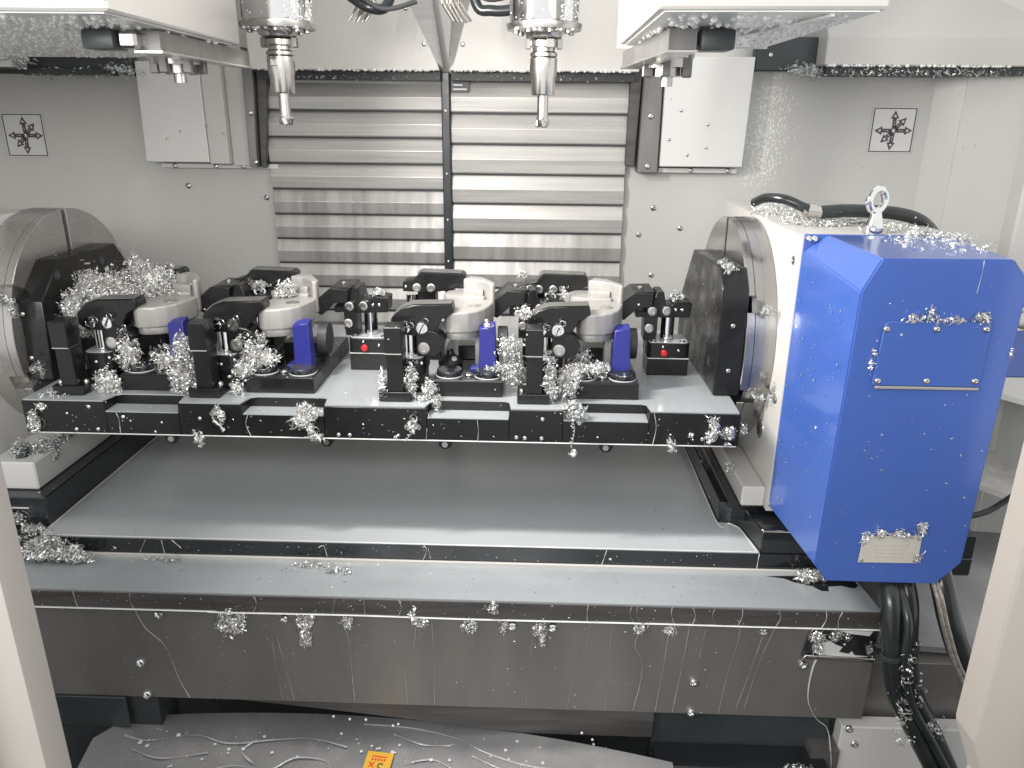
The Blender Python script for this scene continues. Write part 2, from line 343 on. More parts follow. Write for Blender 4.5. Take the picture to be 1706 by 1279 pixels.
# head panels above the covers
for x0, x1, lab, fl in ((-.78, -.262, 'left pale sheet panel above the telescopic covers, behind the left spindle', 1), (-.250, .262, 'right pale sheet panel above the telescopic covers, behind the right spindle', 0)):
    t = thing('head_panel', lab, 'panel', ((x0 + x1) / 2, .93, .6), 'pale panels behind the spindles')
    bm = nb()
    if fl: prism(bm, [(x0, .60), (x1 - .006, .60), (x1 - .012, .62), (x1 - .10, .80), (x1 - .10, 1.2), (x0, 1.2)], 'y', .90, .915, .002)
    else: prism(bm, [(x0 + .006, .60), (x1, .60), (x1, 1.2), (x0 + .075, 1.2), (x0 + .075, .80), (x0 + .02, .62)], 'y', .90, .915, .002)
    obj('sheet', bm, m_hood, t)
    bm = nb()
    if fl: loft(bm, [(x1 - .10, .901, .80), (x1 - .012, .901, .62), (x1 - .012, .903, .62), (x1 - .10, .903, .80)], [(x1 - .06, .94, 1.0), (x1, .94, .605), (x1, .942, .605), (x1 - .06, .942, 1.0)])
    else: loft(bm, [(x0 + .075, .901, .80), (x0 + .02, .901, .62), (x0 + .02, .903, .62), (x0 + .075, .903, .80)], [(x0 + .04, .94, 1.0), (x0, .94, .605), (x0, .942, .605), (x0 + .04, .942, 1.0)])
    obj('side_flange', bm, m_slat, t)
    bm = nb(); bx(bm, x0 + .01, x1 - .008, .93, .985, .577, .604); obj('rubber_lip', bm, m_blackr, t)
    screws(t, [(x1 - .045 if fl else x0 + .045, .90, .665), (x1 - .09 if fl else x0 + .09, .90, .75)], (0, -1, 0), .006, .004)
    droplets(t, [(x0 + .02, x1 - .02, .896, .908, .600)], 110, .0042, 3 + fl)
    pile('', [(((x0 + x1) / 2, .925, .583), ((x1 - x0) / 2 - .02, .004, .006), 1)], 40, .004, m_chip, 31 + fl, False, 'stuck_chips', t)
# guard boxes, rails
t = thing('guard_box', 'pale flat guard box on the back wall left of the left rail', 'guard box', (-.99, .95, .36), 'pale guard boxes')
bm = nb(); prism(bm, [(-1.109, .356), (-.9285, .356), (-.9285, .62), (-1.103, .62)], 'y', .925, 1.0, .002); obj('left_half_cover', bm, m_paint, t)
bm = nb(); prism(bm, [(-.9275, .352), (-.872, .352), (-.872, .62), (-.9275, .62)], 'y', .929, 1.0, .002); obj('right_half_cover', bm, m_paint2, t)
bm = nb(); bx(bm, -1.09, -.75, .975, 1.0, .338, .350); obj('bottom_flange', bm, m_paint, t)
bm = nb(); prism(bm, [(-.8705, .347), (-.80, .347), (-.80, .62), (-.8705, .62)], 'y', .955, 1.0); obj('edge_plate', bm, m_paint2, t)
screws(t, [(-1.05, .975, .343), (-.93, .975, .343), (-.85, .975, .343)], (0, -1, 0), .007, .006)
screws(t, [(-1.04, .925, .42), (-1.0, .925, .44), (-.925, .925, .455), (-.88, .929, .435)], (0, -1, 0), .0035, .003)
t = thing('guard_box', 'pale flat guard box on the back wall right of the right rail', 'guard box', (.45, .95, .36), 'pale guard boxes')
bm = nb(); prism(bm, [(.337, .358), (.564, .358), (.570, .64), (.337, .64)], 'y', .925, 1.0, .002); obj('cover', bm, m_paint, t)
bm = nb(); bx(bm, .34, .56, .965, 1.0, .340, .352); obj('bottom_flange', bm, m_paint, t)
screws(t, [(.43, .965, .346), (.535, .965, .346)], (0, -1, 0), .007, .006)
screws(t, [(.385, .925, .505), (.46, .925, .47), (.46, .925, .41), (.358, .925, .43), (.41, .925, .39)], (0, -1, 0), .0045, .003)
for lab, p1, p2, sx in (('dark grey rail left of the left telescopic cover', [(-.818, .344), (-.795, .344), (-.783, .62), (-.812, .66)], [(-.793, .342), (-.776, .342), (-.752, .59), (-.782, .60)], -.80), ('dark grey rail right of the right telescopic cover', [(.276, .34), (.333, .34), (.332, .63), (.281, .65)], [(.243, .36), (.270, .355), (.279, .62), (.246, .60)], .305)):
    t = thing('guide_rail', lab, 'rail', (sx, .95, .35), 'guide rails')
    bm = nb(); prism(bm, p1, 'y', .935, .99, .002); obj('rail_plate', bm, m_rail, t)
    bm = nb(); prism(bm, p2, 'y', .955, .992, .002); obj('inner_strip', bm, m_band, t)
    screws(t, [(sx, .935, .358), (sx, .935, .49)], (0, -1, 0), .008, .006)

# top covers with wet undersides
t = thing('top_cover', 'white box cover hanging at the top left with wet dripping underside', 'machine cover', (-.9, -.1, .6), 'white top covers')
PT = [(-.52, .135), (-.525, -.06), (-.50, -.332), (-1.7, -.345), (-1.7, .40), (-.60, .40)]
PL = [(-.509, .135), (-.498, -.335), (-1.7, -.345), (-1.7, .42), (-.80, .42), (-.62, .30)]
PL = [(-.519, .131), (-.5025, -.332), (-1.7, -.345), (-1.7, .45), (-.86, .45), (-.62, .22)]
bm = nb(); prism(bm, PL, 'z', .6003, 1.1, .003); obj('cover_body', bm, m_paint2, t)
bm = nb(); prism(bm, [(x * .999, y) for x, y in [(-.53, .12), (-.513, -.322), (-1.69, -.335), (-1.69, .44), (-.86, .44), (-.625, .21)]], 'z', .5985, .6003); obj('underside_sheet', bm, m_under, t, False)
droplets(t, [(-1.25, -.54, -.30, .1, .5985), (-1.3, -.7, .1, .42, .5985), (-.85, -.53, -.30, .1, .5985)], 420, .0045, 11)
screws(t, [(-.505, -.333, .615), (-.53, -.334, .66)], (0, -1, 0), .004, .003)
t = thing('top_cover', 'white box cover hanging at the top right with wet dripping underside', 'machine cover', (.6, -.1, .6), 'white top covers')
PRr = [(.126, -.371), (.128, .085), (.24, .10), (.377, .10), (.373, -.379)]
bm = nb(); prism(bm, PRr, 'z', .6003, 1.1, .003); obj('cover_body', bm, m_paint2, t)
bm = nb(); prism(bm, [(.136, -.362), (.138, .077), (.370, .09), (.366, -.37)], 'z', .5985, .6003); obj('underside_sheet', bm, m_under, t, False)
bm = nb(); bx(bm, .128, .376, .101, .104, .597, .70); obj('rear_flange', bm, m_under, t)
droplets(t, [(.15, .36, -.34, .08, .5985), (.15, .3, -.2, .09, .5985)], 300, .0042, 12)
bm = nb(); tube(bm, [(.32, -.36, .597), (.27, -.1, .597), (.20, .08, .597)], .0025, 6, 3); obj('seam_bead', bm, m_milk, t)
# horizontal rail covers at the upper back
t = thing('beam_cover', 'long white beam cover at the upper right above the direction sticker', 'beam cover', (1.0, .92, .6), 'white beam covers')
bm = nb(); prism(bm, [(.86, .617), (.86, .685), (.985, .86), (1.0, .86), (1.0, .617)], 'x', .731, 1.9, .003); obj('cover', bm, m_paint2, t)
bm = nb(); bx(bm, .74, 1.9, .87, 1.0, .596, .616); obj('wiper_strip', bm, m_blackr, t)
droplets(t, [(.74, 1.2, .857, .87, .617)], 150, .0045, 14)
pile('', [((.98, .868, .602), (.26, .006, .008), 3), ((.70, .90, .605), (.07, .05, .02), 2)], 260, .006, m_chipd, 33, False, 'stuck_chips', t)
t = thing('gap_shade', 'dark sheet standing for the shaded gap left of the right beam cover', 'plate', (.65, .95, .6))
bm = nb(); bx(bm, .571, .731, .93, .97, .606, .69, .003); obj('plate', bm, m_dgreen, t); screws(t, [(.61, .93, .645)], (0, -1, 0), .006, .004)  # flat dark sheet paints the shade of the open gap
t = thing('beam_cover', 'short white beam cover at the upper left edge above the direction sticker', 'beam cover', (-1.6, .92, .6), 'white beam covers')
bm = nb(); prism(bm, [(.86, .617), (.86, .70), (.90, .74), (1.0, .74), (1.0, .617)], 'x', -1.9, -1.425, .003); obj('cover', bm, m_paint, t)
bm = nb(); bx(bm, -1.9, -1.405, .864, 1.0, .600, .616); obj('wiper_strip', bm, m_paint, t)
t = thing('gap_shade', 'wide dark sheet standing for the shaded recess between the short left beam cover and the left guard box', 'plate', (-1.28, .95, .6))
bm = nb(); bx(bm, -1.424, -1.115, .93, .97, .583, .74, .003); obj('plate', bm, m_dgreen, t)  # dark sheet in place of the recess, its shade put into the colour
bm = nb(); bx(bm, -1.36, -1.17, .915, .93, .640, .648); obj('rib', bm, m_rail, t)
bm = nb(); bx(bm, -1.9, -1.15, .90, .93, .585, .598); obj('lower_strip', bm, m_blackr, t)
pile('', [((-1.25, .915, .588), (.16, .01, .012), 3), ((-1.40, .89, .618), (.03, .02, .02), 2), ((-1.14, .90, .60), (.04, .01, .012), 1)], 300, .006, m_chipd, 34, False, 'stuck_chips', t)

# spindles with tool holders
def spindle(x, lab, seed):
    y = .3
    t = thing('spindle', lab, 'spindle', (x, y, .64), 'twin spindles')
    bm = nb(); lathe(bm, (x, y, .652), (0, 0, 1), [(0, .064), (.006, .066), (.55, .066)], 48); obj('housing', bm, m_chrome, t)
    bm = nb(); lathe(bm, (x, y, .640), (0, 0, 1), [(0, .060), (.001, .070), (.009, .072), (.012, .072), (.0125, .064)], 48); fl = obj('flange', bm, m_steel, t)
    bm = nb(); lathe(bm, (x, y, .626), (0, 0, 1), [(0, .028), (.003, .034), (.010, .036), (.0145, .040)], 36); obj('nose', bm, m_steel, t)
    me = None
    for k in range(8):
        a = k * math.pi / 4 + .2; p = (x + math.cos(a) * .053, y + math.sin(a) * .053, .6405)
        if me is None:
            bm = nb(); cyl(bm, (0, 0, 0), (0, 0, -1), .006, .006, 12, .001); o = obj('bolt', bm, m_steel, None); me = o.data; o.parent = t
        else: o = bpy.data.objects.new('bolt', me); COL.objects.link(o); o.parent = t
        o.location = Vector(p) - Vector((x, y, .64))
    for s in (-1, 1):
        bm = nb(); bx(bm, x + s * .030 - .005, x + s * .030 + .005, y - .007, y + .007, .609, .627, .001); obj('drive_key', bm, m_rail, t)
    droplets(t, [(x - .055, x + .055, y - .06, y - .02, .640)], 26, .0038, seed)
    rnd = random.Random(seed); bm = nb()
    for _ in range(170):
        a = rnd.uniform(-1.1, .1) if rnd.random() < .75 else rnd.uniform(-3, 0); z = .655 + rnd.random() * .06; k = rnd.uniform(.0005, .0012)
        blob(bm, (x + math.cos(a) * .0662, y + math.sin(a) * .0662, z), k, k, k * 1.3)
    o = obj('droplet', bm, m_drop, t); o['kind'] = 'stuff'
def tool(x, lab, notch):
    y = .3
    t = thing('tool_holder', lab, 'tool holder', (x, y, .47), 'milling tool holders')
    bm = nb(); lathe(bm, (x, y, .625), (0, 0, -1), [(0, .022), (.002, .0265), (.011, .0265), (.014, .0215), (.020, .0215), (.0235, .0265), (.029, .0265), (.031, .0225)], 40); obj('grip_flange', bm, m_steel, t)
    bm = nb(); lathe(bm, (x, y, .5945), (0, 0, -1), [(0, .022), (.002, .0265), (.027, .0262), (.038, .0232), (.066, .0228), (.0685, .0215), (.069, .011)], 40); obj('collet_body', bm, m_holder, t)
    if notch: bm = nb(); bx(bm, x + notch * .012 - .008, x + notch * .012 + .008, y - .0285, y - .018, .610, .626, .001); obj('drive_slot', bm, m_rail, t)
    bm = nb(); bx(bm, x - .006 * (notch or 1) - .007, x - .006 * (notch or 1) + .007, y - .0268, y - .02, .575, .588, .001); obj('wrench_flat', bm, m_holder, t)
    bm = nb(); lathe(bm, (x, y, .526), (0, 0, -1), [(0, .0108), (.040, .0108), (.041, .0120), (.044, .0120)], 28); obj('shank', bm, m_holder, t)
    bm = nb()
    for k in range(3):
        a = k * 2.094 + .5; c = (x + math.cos(a) * .0085, y + math.sin(a) * .0085, .4755); bx(bm, c[0] - .0055, c[0] + .0055, c[1] - .005, c[1] + .005, .4675, .4835, .0015, Matrix.Rotation(a + .4, 3, 'Z') @ Matrix.Rotation(.35, 3, 'X'))
    obj('cutting_tip', bm, m_holder, t)
    bm = nb(); lathe(bm, (x, y, .4835), (0, 0, -1), [(0, .0108), (.011, .0105), (.015, .0075), (.0175, .002)], 12); obj('drill_point', bm, m_chrome, t)
spindle(-.5035, 'left chrome milling spindle hanging in front of the pale panel', 41)
spindle(.0065, 'right chrome milling spindle hanging in front of the pale panel', 42)
tool(-.5035, 'nickel tool holder with cutter held in the left spindle', 0)
tool(.0065, 'nickel tool holder with cutter and dark drive slot held in the right spindle', 1)
for xs, sg, lab in ((-.378, -1, 'bundle of chrome coolant pipes beside the left spindle'), (-.198, 1, 'bundle of chrome coolant pipes beside the right spindle')):
    t = thing('coolant_nozzles', lab, 'coolant pipes', (xs, .55, .7), 'coolant pipe bundles')
    for k in range(5):
        dx = (k - 2) * .0095; y = .55 + (k % 2) * .008
        bm = nb(); tube(bm, [(xs + dx, y, .95), (xs + dx, y, .74), (xs + dx + sg * .003, y, .718), (xs + dx + sg * .026, y - .006, .680 + abs(k - 2) * .0012)], .0038, 10, 5); obj('pipe', bm, m_holder, t)
for pts, r, lab in (([(-.44, .5, .75), (-.36, .47, .70), (-.32, .5, .725), (-.30, .52, .9)], .011, 'black flexible hose beside the left spindle and its coolant pipes'), ([(-.155, .5, .9), (-.14, .48, .72), (-.10, .47, .695), (-.03, .46, .70)], .011, 'black flexible hose beside the right spindle and its coolant pipes')):
    t = thing('coolant_hose', lab, 'hose', pts[1], 'black hoses by the spindles')
    bm = nb(); tube(bm, pts, r, 12, 8); obj('hose', bm, m_hose, t)
    bm = nb(); q = pts[1]; tube(bm, [(q[0] - .03, q[1] - .01, q[2] + .03), (q[0] + .03, q[1] - .012, q[2] - .004), (q[0] + .10, q[1], q[2] + .012)], .005, 10, 6); obj('thin_cable', bm, m_blackr, t)
# tool change arms
def arm(lab, sg, A, B, c, pad):
    t = thing('tool_change_arm', lab, 'tool changer arm', c, 'tool change arms')
    A = Vector(A); B = Vector(B); d = (B - A).normalized(); n = Vector((-d.y, d.x, 0)); h = Vector((0, 0, .0125)); w = n * .018
    bm = nb(); loft(bm, [A + w + h, A - w + h, A - w - h, A + w - h], [B + w * .7 + h, B - w * .7 + h, B - w * .7 - h, B + w * .7 - h]); obj('arm_bar', bm, m_rail, t)
    bm = nb(); loft(bm, [A + w * 1.1 - h * 1.05, A - w * 1.1 - h * 1.05, A - w * 1.1 - h * 1.3, A + w * 1.1 - h * 1.3], [B + w * .9 - h * 1.05, B - w * .9 - h * 1.05, B - w * .9 - h * 1.3, B + w * .9 - h * 1.3]); obj('bottom_edge', bm, m_steel, t)
    bm = nb(); bx(bm, pad[0] - .022, pad[0] + .022, pad[1] - .022, pad[1] + .022, pad[2] - .014, pad[2] + .0118, .005, None, 2); obj('gripper_pad', bm, m_dgreen, t)
    bm = nb(); bx(bm, pad[0] + sg * .036 - .013, pad[0] + sg * .036 + .013, pad[1] - .012, pad[1] + .03, pad[2] - .012, pad[2] + .01, .004); obj('gripper_jaw', bm, m_steel, t)
    c = Vector(c)
    bm = nb(); lathe(bm, c + Vector((0, 0, .024)), (0, 0, -1), [(0, .042), (.018, .042), (.019, .037), (.032, .037), (.033, .026), (.045, .026), (.046, .010), (.060, .010)], 24); obj('hub', bm, m_steel, t)
    for k in range(6):
        bm = nb(); a = k * 1.047 + .3; bx(bm, c.x + math.cos(a) * .036 - .007, c.x + math.cos(a) * .036 + .007, c.y + math.sin(a) * .036 - .007, c.y + math.sin(a) * .036 + .007, c.z - .022, c.z + .016, .0015); obj('hub_lug', bm, m_rail, t)
arm('steel tool change arm under the top left cover, beside the left spindle', 1, (-.548, -.15, .584), (-.553, .23, .584), (-.600, .06, .572), (-.602, -.160, .584))
arm('steel tool change arm under the top right cover, beside the right spindle', -1, (.182, -.22, .584), (.157, .17, .584), (.207, .06, .572), (.226, -.205, .584))

# direction stickers
def sticker(x0, z0, s, lab):
    y = .9985
    t = thing('axis_sticker', lab, 'sticker', (x0 + s / 2, y, z0), 'axis direction stickers')
    bm = nb(); bx(bm, x0, x0 + s, y - .0012, y + .0012, z0, z0 + s); obj('film', bm, m_stk, t, False)
    bm = nb(); e = .003; k = .0025; yy = (y - .0022, y - .0014)
    for q in ((x0 + e, x0 + s - e, z0 + e, z0 + e + k), (x0 + e, x0 + s - e, z0 + s - e - k, z0 + s - e), (x0 + e, x0 + e + k, z0 + e + k, z0 + s - e - k), (x0 + s - e - k, x0 + s - e, z0 + e + k, z0 + s - e - k)): bx(bm, q[0], q[1], yy[0], yy[1], q[2], q[3])
    obj('printed_border', bm, m_dark, t, False)
    cx, cz = x0 + s * .52, z0 + s * .49
    for nm, ang, L in (('up_arrow', 92, .43), ('down_arrow', 266, .43), ('left_arrow', 180, .43), ('right_arrow', 0, .42), ('diagonal_arrow', 48, .38), ('diagonal_arrow', 226, .37)):
        a = rad(ang); u = Vector((math.cos(a), math.sin(a))); v = Vector((-u.y, u.x)); L = L * s
        def P(q, w): return (cx + u.x * q + v.x * w, cz + u.y * q + v.y * w)
        hw = s * .042; hh = s * .092; hl = s * .17
        bm = nb(); prism(bm, [P(s * .055, -hw), P(L - hl, -hw), P(L - hl, -hh), P(L, 0), P(L - hl, hh), P(L - hl, hw), P(s * .055, hw)], 'y', *yy); ar = obj(nm, bm, m_dark, t, False)
        bm = nb(); prism(bm, [P(L - hl * .80, -hh * .40), P(L - hl * .45, 0), P(L - hl * .80, hh * .40)], 'y', y - .0030, y - .0024); prism(bm, [P(s * .12, -.0008), P(s * .16, -.0008), P(s * .16, .0008), P(s * .12, .0008)], 'y', y - .0030, y - .0024); prism(bm, [P(s * .19, -.0014), P(s * .20, -.0014), P(s * .20, .0014), P(s * .19, .0014)], 'y', y - .0030, y - .0024); obj('light_letter', bm, m_stk, ar, False)
    bm = nb(); r = s * .05
    for q in ((-r, r, -r, -r + .002), (-r, r, r - .002, r), (-r, -r + .002, -r + .002, r - .002), (r - .002, r, -r + .002, r - .002)): bx(bm, cx + q[0], cx + q[1], yy[0], yy[1], cz + q[2], cz + q[3])
    obj('centre_square', bm, m_dark, t, False)
sticker(-1.553, .362, .122, 'axis arrow sticker on the back wall at the far left edge')
sticker(.927, .397, .123, 'axis arrow sticker on the back wall right of the rails, above the blue cover')

# ------------------------------------------------------------------ machine table, apron and everything below
t = thing('machine_table', 'long steel machine table across the bottom with wet top, dark edge and bolted apron', 'machine table', (-.14, -.1, -.55))
bm = nb(); bx(bm, -1.25, .598, -.1775, .9, -.335, -.302, .0015); obj('table_plate', bm, m_band, t)
bm = nb(); prism(bm, [(-1.24, -.176), (.596, -.176), (.592, -.12), (.588, -.07), (.55, -.066), (-1.24, -.066)], 'z', -.3025, -.2995); obj('coolant_film', bm, m_film, t)
bm = nb(); prism(bm, [(.43, -.080), (.46, -.086), (.475, -.098), (.50, -.106), (.515, -.122), (.527, -.122), (.53, -.108), (.555, -.104), (.575, -.112), (.585, -.104), (.585, -.08), (.54, -.072)], 'z', -.2994, -.2988); obj('dark_patch', bm, m_blackw, t)  # dark patch of uneven outline lying on the table film
bm = nb(); tube(bm, [(-1.2, -.1785, -.3365), (-.6, -.179, -.3355), (-.55, -.179, -.337), (-.3, -.179, -.3355), (-.1, -.179, -.337), (.2, -.1795, -.3355), (.4, -.179, -.3365), (.598, -.179, -.336)], .0021, 6, 8, .6); obj('coolant_bead', bm, m_milk, t)
bm = nb(); bx(bm, -1.25, .602, -.170, -.15, -.5335, -.336); ap = obj('apron', bm, m_apron, t, False)
bm = nb(); prism(bm, [(-.62, -.534), (.232, -.534), (.230, -.60), (.0, -.60), (-.40, -.556)], 'y', -.160, -.150); obj('lower_flap', bm, m_band, t, False)
bm = nb(); bx(bm, .6025, .95, -.12, -.09, -.59, -.449, .001); obj('side_apron', bm, m_apron, t)
screws(t, [(-.657, -.170, -.350), (-.432, -.170, -.350), (-.203, -.170, -.347), (.191, -.170, -.353), (.245, -.170, -.353), (-.706, -.170, -.456), (-.704, -.170, -.527), (.294, -.170, -.462), (.295, -.170, -.529), (.481, -.170, -.418), (-.03, -.170, -.352), (.04, -.170, -.353)], (0, -1, 0), .0085, .007, m_chrome)
TR = [((-.700, -.338), (-.686, -.38), (-.655, -.42), (-.640, -.49), (-.625, -.532)), ((-.335, -.342), (-.322, -.385), (-.320, -.45), (-.318, -.53)), ((-.304, -.36), (-.32, -.40)), ((-.200, -.36), (-.205, -.40), (-.222, -.45), (-.220, -.53)), ((-.172, -.342), (-.170, -.43), (-.171, -.53)),
      ((-.108, -.37), (-.095, -.43), (-.092, -.53)), ((.006, -.378), (.000, -.45), (-.004, -.53)), ((.105, -.342), (.098, -.40), (.080, -.47), (.070, -.532)), ((.143, -.35), (.140, -.53)), ((.190, -.362), (.186, -.39), (.200, -.42), (.200, -.47), (.190, -.53)), ((.243, -.36), (.238, -.44), (.231, -.53)),
      ((.278, -.342), (.272, -.42), (.262, -.53)), ((.306, -.35), (.300, -.41)), ((.365, -.34), (.363, -.38), (.352, -.45), (.345, -.53)), ((.405, -.36), (.395, -.42), (.375, -.52)), ((.425, -.34), (.405, -.42), (.39, -.52)), ((-.45, -.39), (-.44, -.46), (-.43, -.53)), ((-.46, -.40), (-.452, -.53))]
rnd = random.Random(5)
for i, T in enumerate(TR): trickle(t, [(x, -.1706, z) for x, z in T], .0016 if i in (0, 1, 3, 4, 9, 10, 11) else .0009, 'coolant_trickle', m_run)
for x in (-.80, -.70, -.48, -.34, -.285, -.225, .175, .186, .28, .315, .36, .425, .505, .53, .10, .245): trickle(t, [(x + rnd.uniform(-.003, .003), -.1780, -.3025), (x + rnd.uniform(-.004, .004), -.1783, -.318), (x + rnd.uniform(-.005, .005), -.1780, -.335)], rnd.choice((.0008, .0012, .0018)), 'coolant_trickle', m_run)
trickle(t, [(.513, -.1708, -.385), (.500, -.171, -.42), (.500, -.171, -.49), (.520, -.171, -.534), (.545, -.169, -.56), (.56, -.168, -.62), (.565, -.168, -.66)], .003)
# open pocket at the right end of the apron
t = thing('apron_pocket', 'open ledge pocket with chips and milky coolant at the right end of the apron', 'pocket', (.55, -.17, -.4))
bm = nb(); prism(bm, [(.475, -.398), (.60, -.398), (.60, -.341), (.492, -.341), (.482, -.35)], 'y', -.1735, -.1715, .0006); obj('pocket_recess', bm, m_blackw, t)
bm = nb(); prism(bm, [(.475, -.400), (.60, -.403), (.60, -.396), (.53, -.394), (.48, -.391)], 'y', -.180, -.1740, .001); obj('ledge', bm, m_steel, t)
bm = nb(); prism(bm, [(.505, -.368), (.52, -.364), (.532, -.372), (.543, -.376), (.538, -.386), (.556, -.390), (.56, -.384), (.566, -.392), (.59, -.394), (.55, -.397), (.51, -.396), (.497, -.388), (.503, -.378)], 'y', -.1755, -.1742, .0004); prism(bm, [(.53, -.342), (.59, -.342), (.585, -.352), (.57, -.35), (.55, -.348)], 'y', -.1755, -.1742, .0004); obj('milky_pool', bm, m_milk, t)
pile('', [((.497, -.178, -.356), (.013, .005, .010), 4), ((.53, -.176, -.352), (.02, .003, .009), 2), ((.500, -.178, -.376), (.007, .005, .012), 2), ((.59, -.176, -.378), (.006, .003, .015), 1)], 170, .005, m_chip, 51, False, 'stuck_chips', t)

# dark recesses and panels below the apron
t = thing('lower_panel', 'pale lower panel with bolt at the bottom right, next to the black hoses', 'panel', (.70, -.15, -.9))
bm = nb(); bx(bm, .575, .98, -.16, -.13, -.98, -.562, .002); obj('sheet', bm, m_paint, t); screws(t, [(.588, -.16, -.566), (.603, -.16, -.600)], (0, -1, 0), .007, .005)
t = thing('recess_box', 'dark open recess under the right end of the apron', 'recess', (.4, -.1, -.8))
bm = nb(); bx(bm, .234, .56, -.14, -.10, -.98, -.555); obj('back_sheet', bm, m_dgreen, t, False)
bm = nb(); bx(bm, .236, .55, -.20, -.141, -.98, -.628, .002); obj('lower_ledge', bm, m_blackw, t)
bm = nb(); bx(bm, .523, .5745, -.17, -.13, -.98, -.61); obj('pale_web', bm, m_rail, t)
pile('', [((.49, -.201, -.64), (.03, .004, .03), 1)], 90, .006, m_chipd, 52, False, 'stuck_chips', t)
t = thing('recess_box', 'dark square recess at the bottom left beside the left door', 'recess', (-.85, -.1, -.8))
bm = nb(); bx(bm, -1.2, -.745, -.176, -.171, -.60, -.533, .001); obj('void_shade', bm, m_dgreen, t)  # thin dark sheet paints the shaded void below the apron
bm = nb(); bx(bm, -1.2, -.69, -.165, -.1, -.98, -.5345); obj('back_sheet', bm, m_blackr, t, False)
# chute below
t = thing('chip_chute', 'wet steel chip chute streaked with milky coolant along the bottom edge', 'chip chute', (-.27, -.25, -.66))
N_ = 26; fr = []; bk = []
bm = nb()
for i in range(N_ + 1):
    u = i / N_; x = -.80 + 1.06 * u; a = (x + .42) / .62
    yb = -.128 - .075 * abs(a) ** 2.0 - (.05 if i == 0 else 0); yb = max(yb, -.30); zc = -.600
    bk.append(bm.verts.new((x, yb, zc))); fr.append(bm.verts.new((x - .02 * (u - .5), -.52, zc - .085)))
md = [bm.verts.new(((a.co.x + b.co.x) / 2, (a.co.y + b.co.y) / 2, (a.co.z + b.co.z) / 2 + .012)) for a, b in zip(bk, fr)]
dn = [bm.verts.new((a.co.x, a.co.y, -.75)) for a in bk]
for i in range(N_):
    bm.faces.new((bk[i], bk[i + 1], md[i + 1], md[i])); bm.faces.new((md[i], md[i + 1], fr[i + 1], fr[i])); bm.faces.new((dn[i], dn[i + 1], bk[i + 1], bk[i]))
obj('chute_sheet', bm, m_chute, t)
def on(x, y): return (x, y, -.600 + (y + .13) * .135 + .0025)
rnd = random.Random(77)
for P in ([(-.75, -.19), (-.70, -.20), (-.62, -.185), (-.55, -.20), (-.47, -.19), (-.40, -.185), (-.33, -.20)], [(-.72, -.22), (-.66, -.235), (-.58, -.22)], [(-.60, -.27), (-.53, -.245), (-.46, -.25), (-.42, -.225), (-.36, -.23), (-.35, -.26)], [(-.31, -.15), (-.22, -.155), (-.13, -.175), (-.08, -.20), (0., -.225), (.10, -.235), (.20, -.24)], [(-.25, -.17), (-.19, -.19), (-.14, -.19)], [(-.22, -.23), (-.17, -.22), (-.12, -.245)], [(-.10, -.21), (-.04, -.235), (.04, -.25)], [(-.50, -.19), (-.52, -.215), (-.49, -.24)]):
    bm = nb(); tube(bm, [on(*q) for q in P], lambda s: .0015 + .0010 * math.sin(s * 12 + P[0][0] * 40), 6, 6, .3); obj('coolant_trickle', bm, m_run, t)
bm = nb()
for _ in range(150):
    x = rnd.uniform(-.72, .2); y = rnd.uniform(-.27, -.17); k = .0006 + .003 * rnd.random() ** 3; q = on(x, y); blob(bm, q, k * 1.4, k * 1.4, k * .6)
o = obj('droplet', bm, m_milk, t); o['kind'] = 'stuff'
bm = nb()
for x, z in ((-.36, -.565), (-.33, -.57), (-.30, -.57), (-.25, -.582), (-.24, -.578), (.10, -.585), (.12, -.60)): blob(bm, (x, -.171, z), .0025, .0018, .003, 2)
o = obj('droplet', bm, m_drop, t); o['kind'] = 'stuff'
t = thing('warning_label', 'yellow warning label with red cross on the wet chute at the bottom edge', 'warning label', (-.265, -.21, -.612))
bm = nb(); rotl = Matrix.Rotation(rad(7.7), 3, 'X') @ Matrix.Rotation(rad(-5), 3, 'Z')
def lab(x0, x1, y0, y1, h0=0, h1=.001):
    b = nb(); bx(b, x0, x1, y0, y1, h0, h1); return b
def lput(nm, b, m):
    bmesh.ops.rotate(b, verts=b.verts, cent=(0, 0, 0), matrix=rotl)
    for v in b.verts: v.co += Vector((-.268, -.240, -.6110))
    return obj(nm, b, m, t, False)
lput('sheet', lab(-.024, .024, -.05, .03), m_yel)
b = lab(-.014, .014, .0195, .0215, .0012, .0018)
for k in range(5): bx(b, -.013 + k * .0055, -.010 + k * .0055, .012, .0165, .0012, .0018)
lput('red_writing', b, m_redp)
b = nb(); prism(b, [(-.017, -.002), (-.014, -.002), (-.005, .008), (-.008, .008)], 'z', .0012, .0018); prism(b, [(-.008, -.002), (-.005, -.002), (-.014, .008), (-.017, .008)], 'z', .0019, .0024); lput('red_cross', b, m_redp)
b = nb(); prism(b, [(.006 + .006 * math.cos(a), .002 + .006 * math.sin(a)) for a in [rad(40 + 28 * k) for k in range(10)]] + [(.006 + .0035 * math.cos(a), .002 + .0035 * math.sin(a)) for a in [rad(292 - 28 * k) for k in range(10)]], 'z', .0012, .0018); lput('black_mark', b, m_dark)

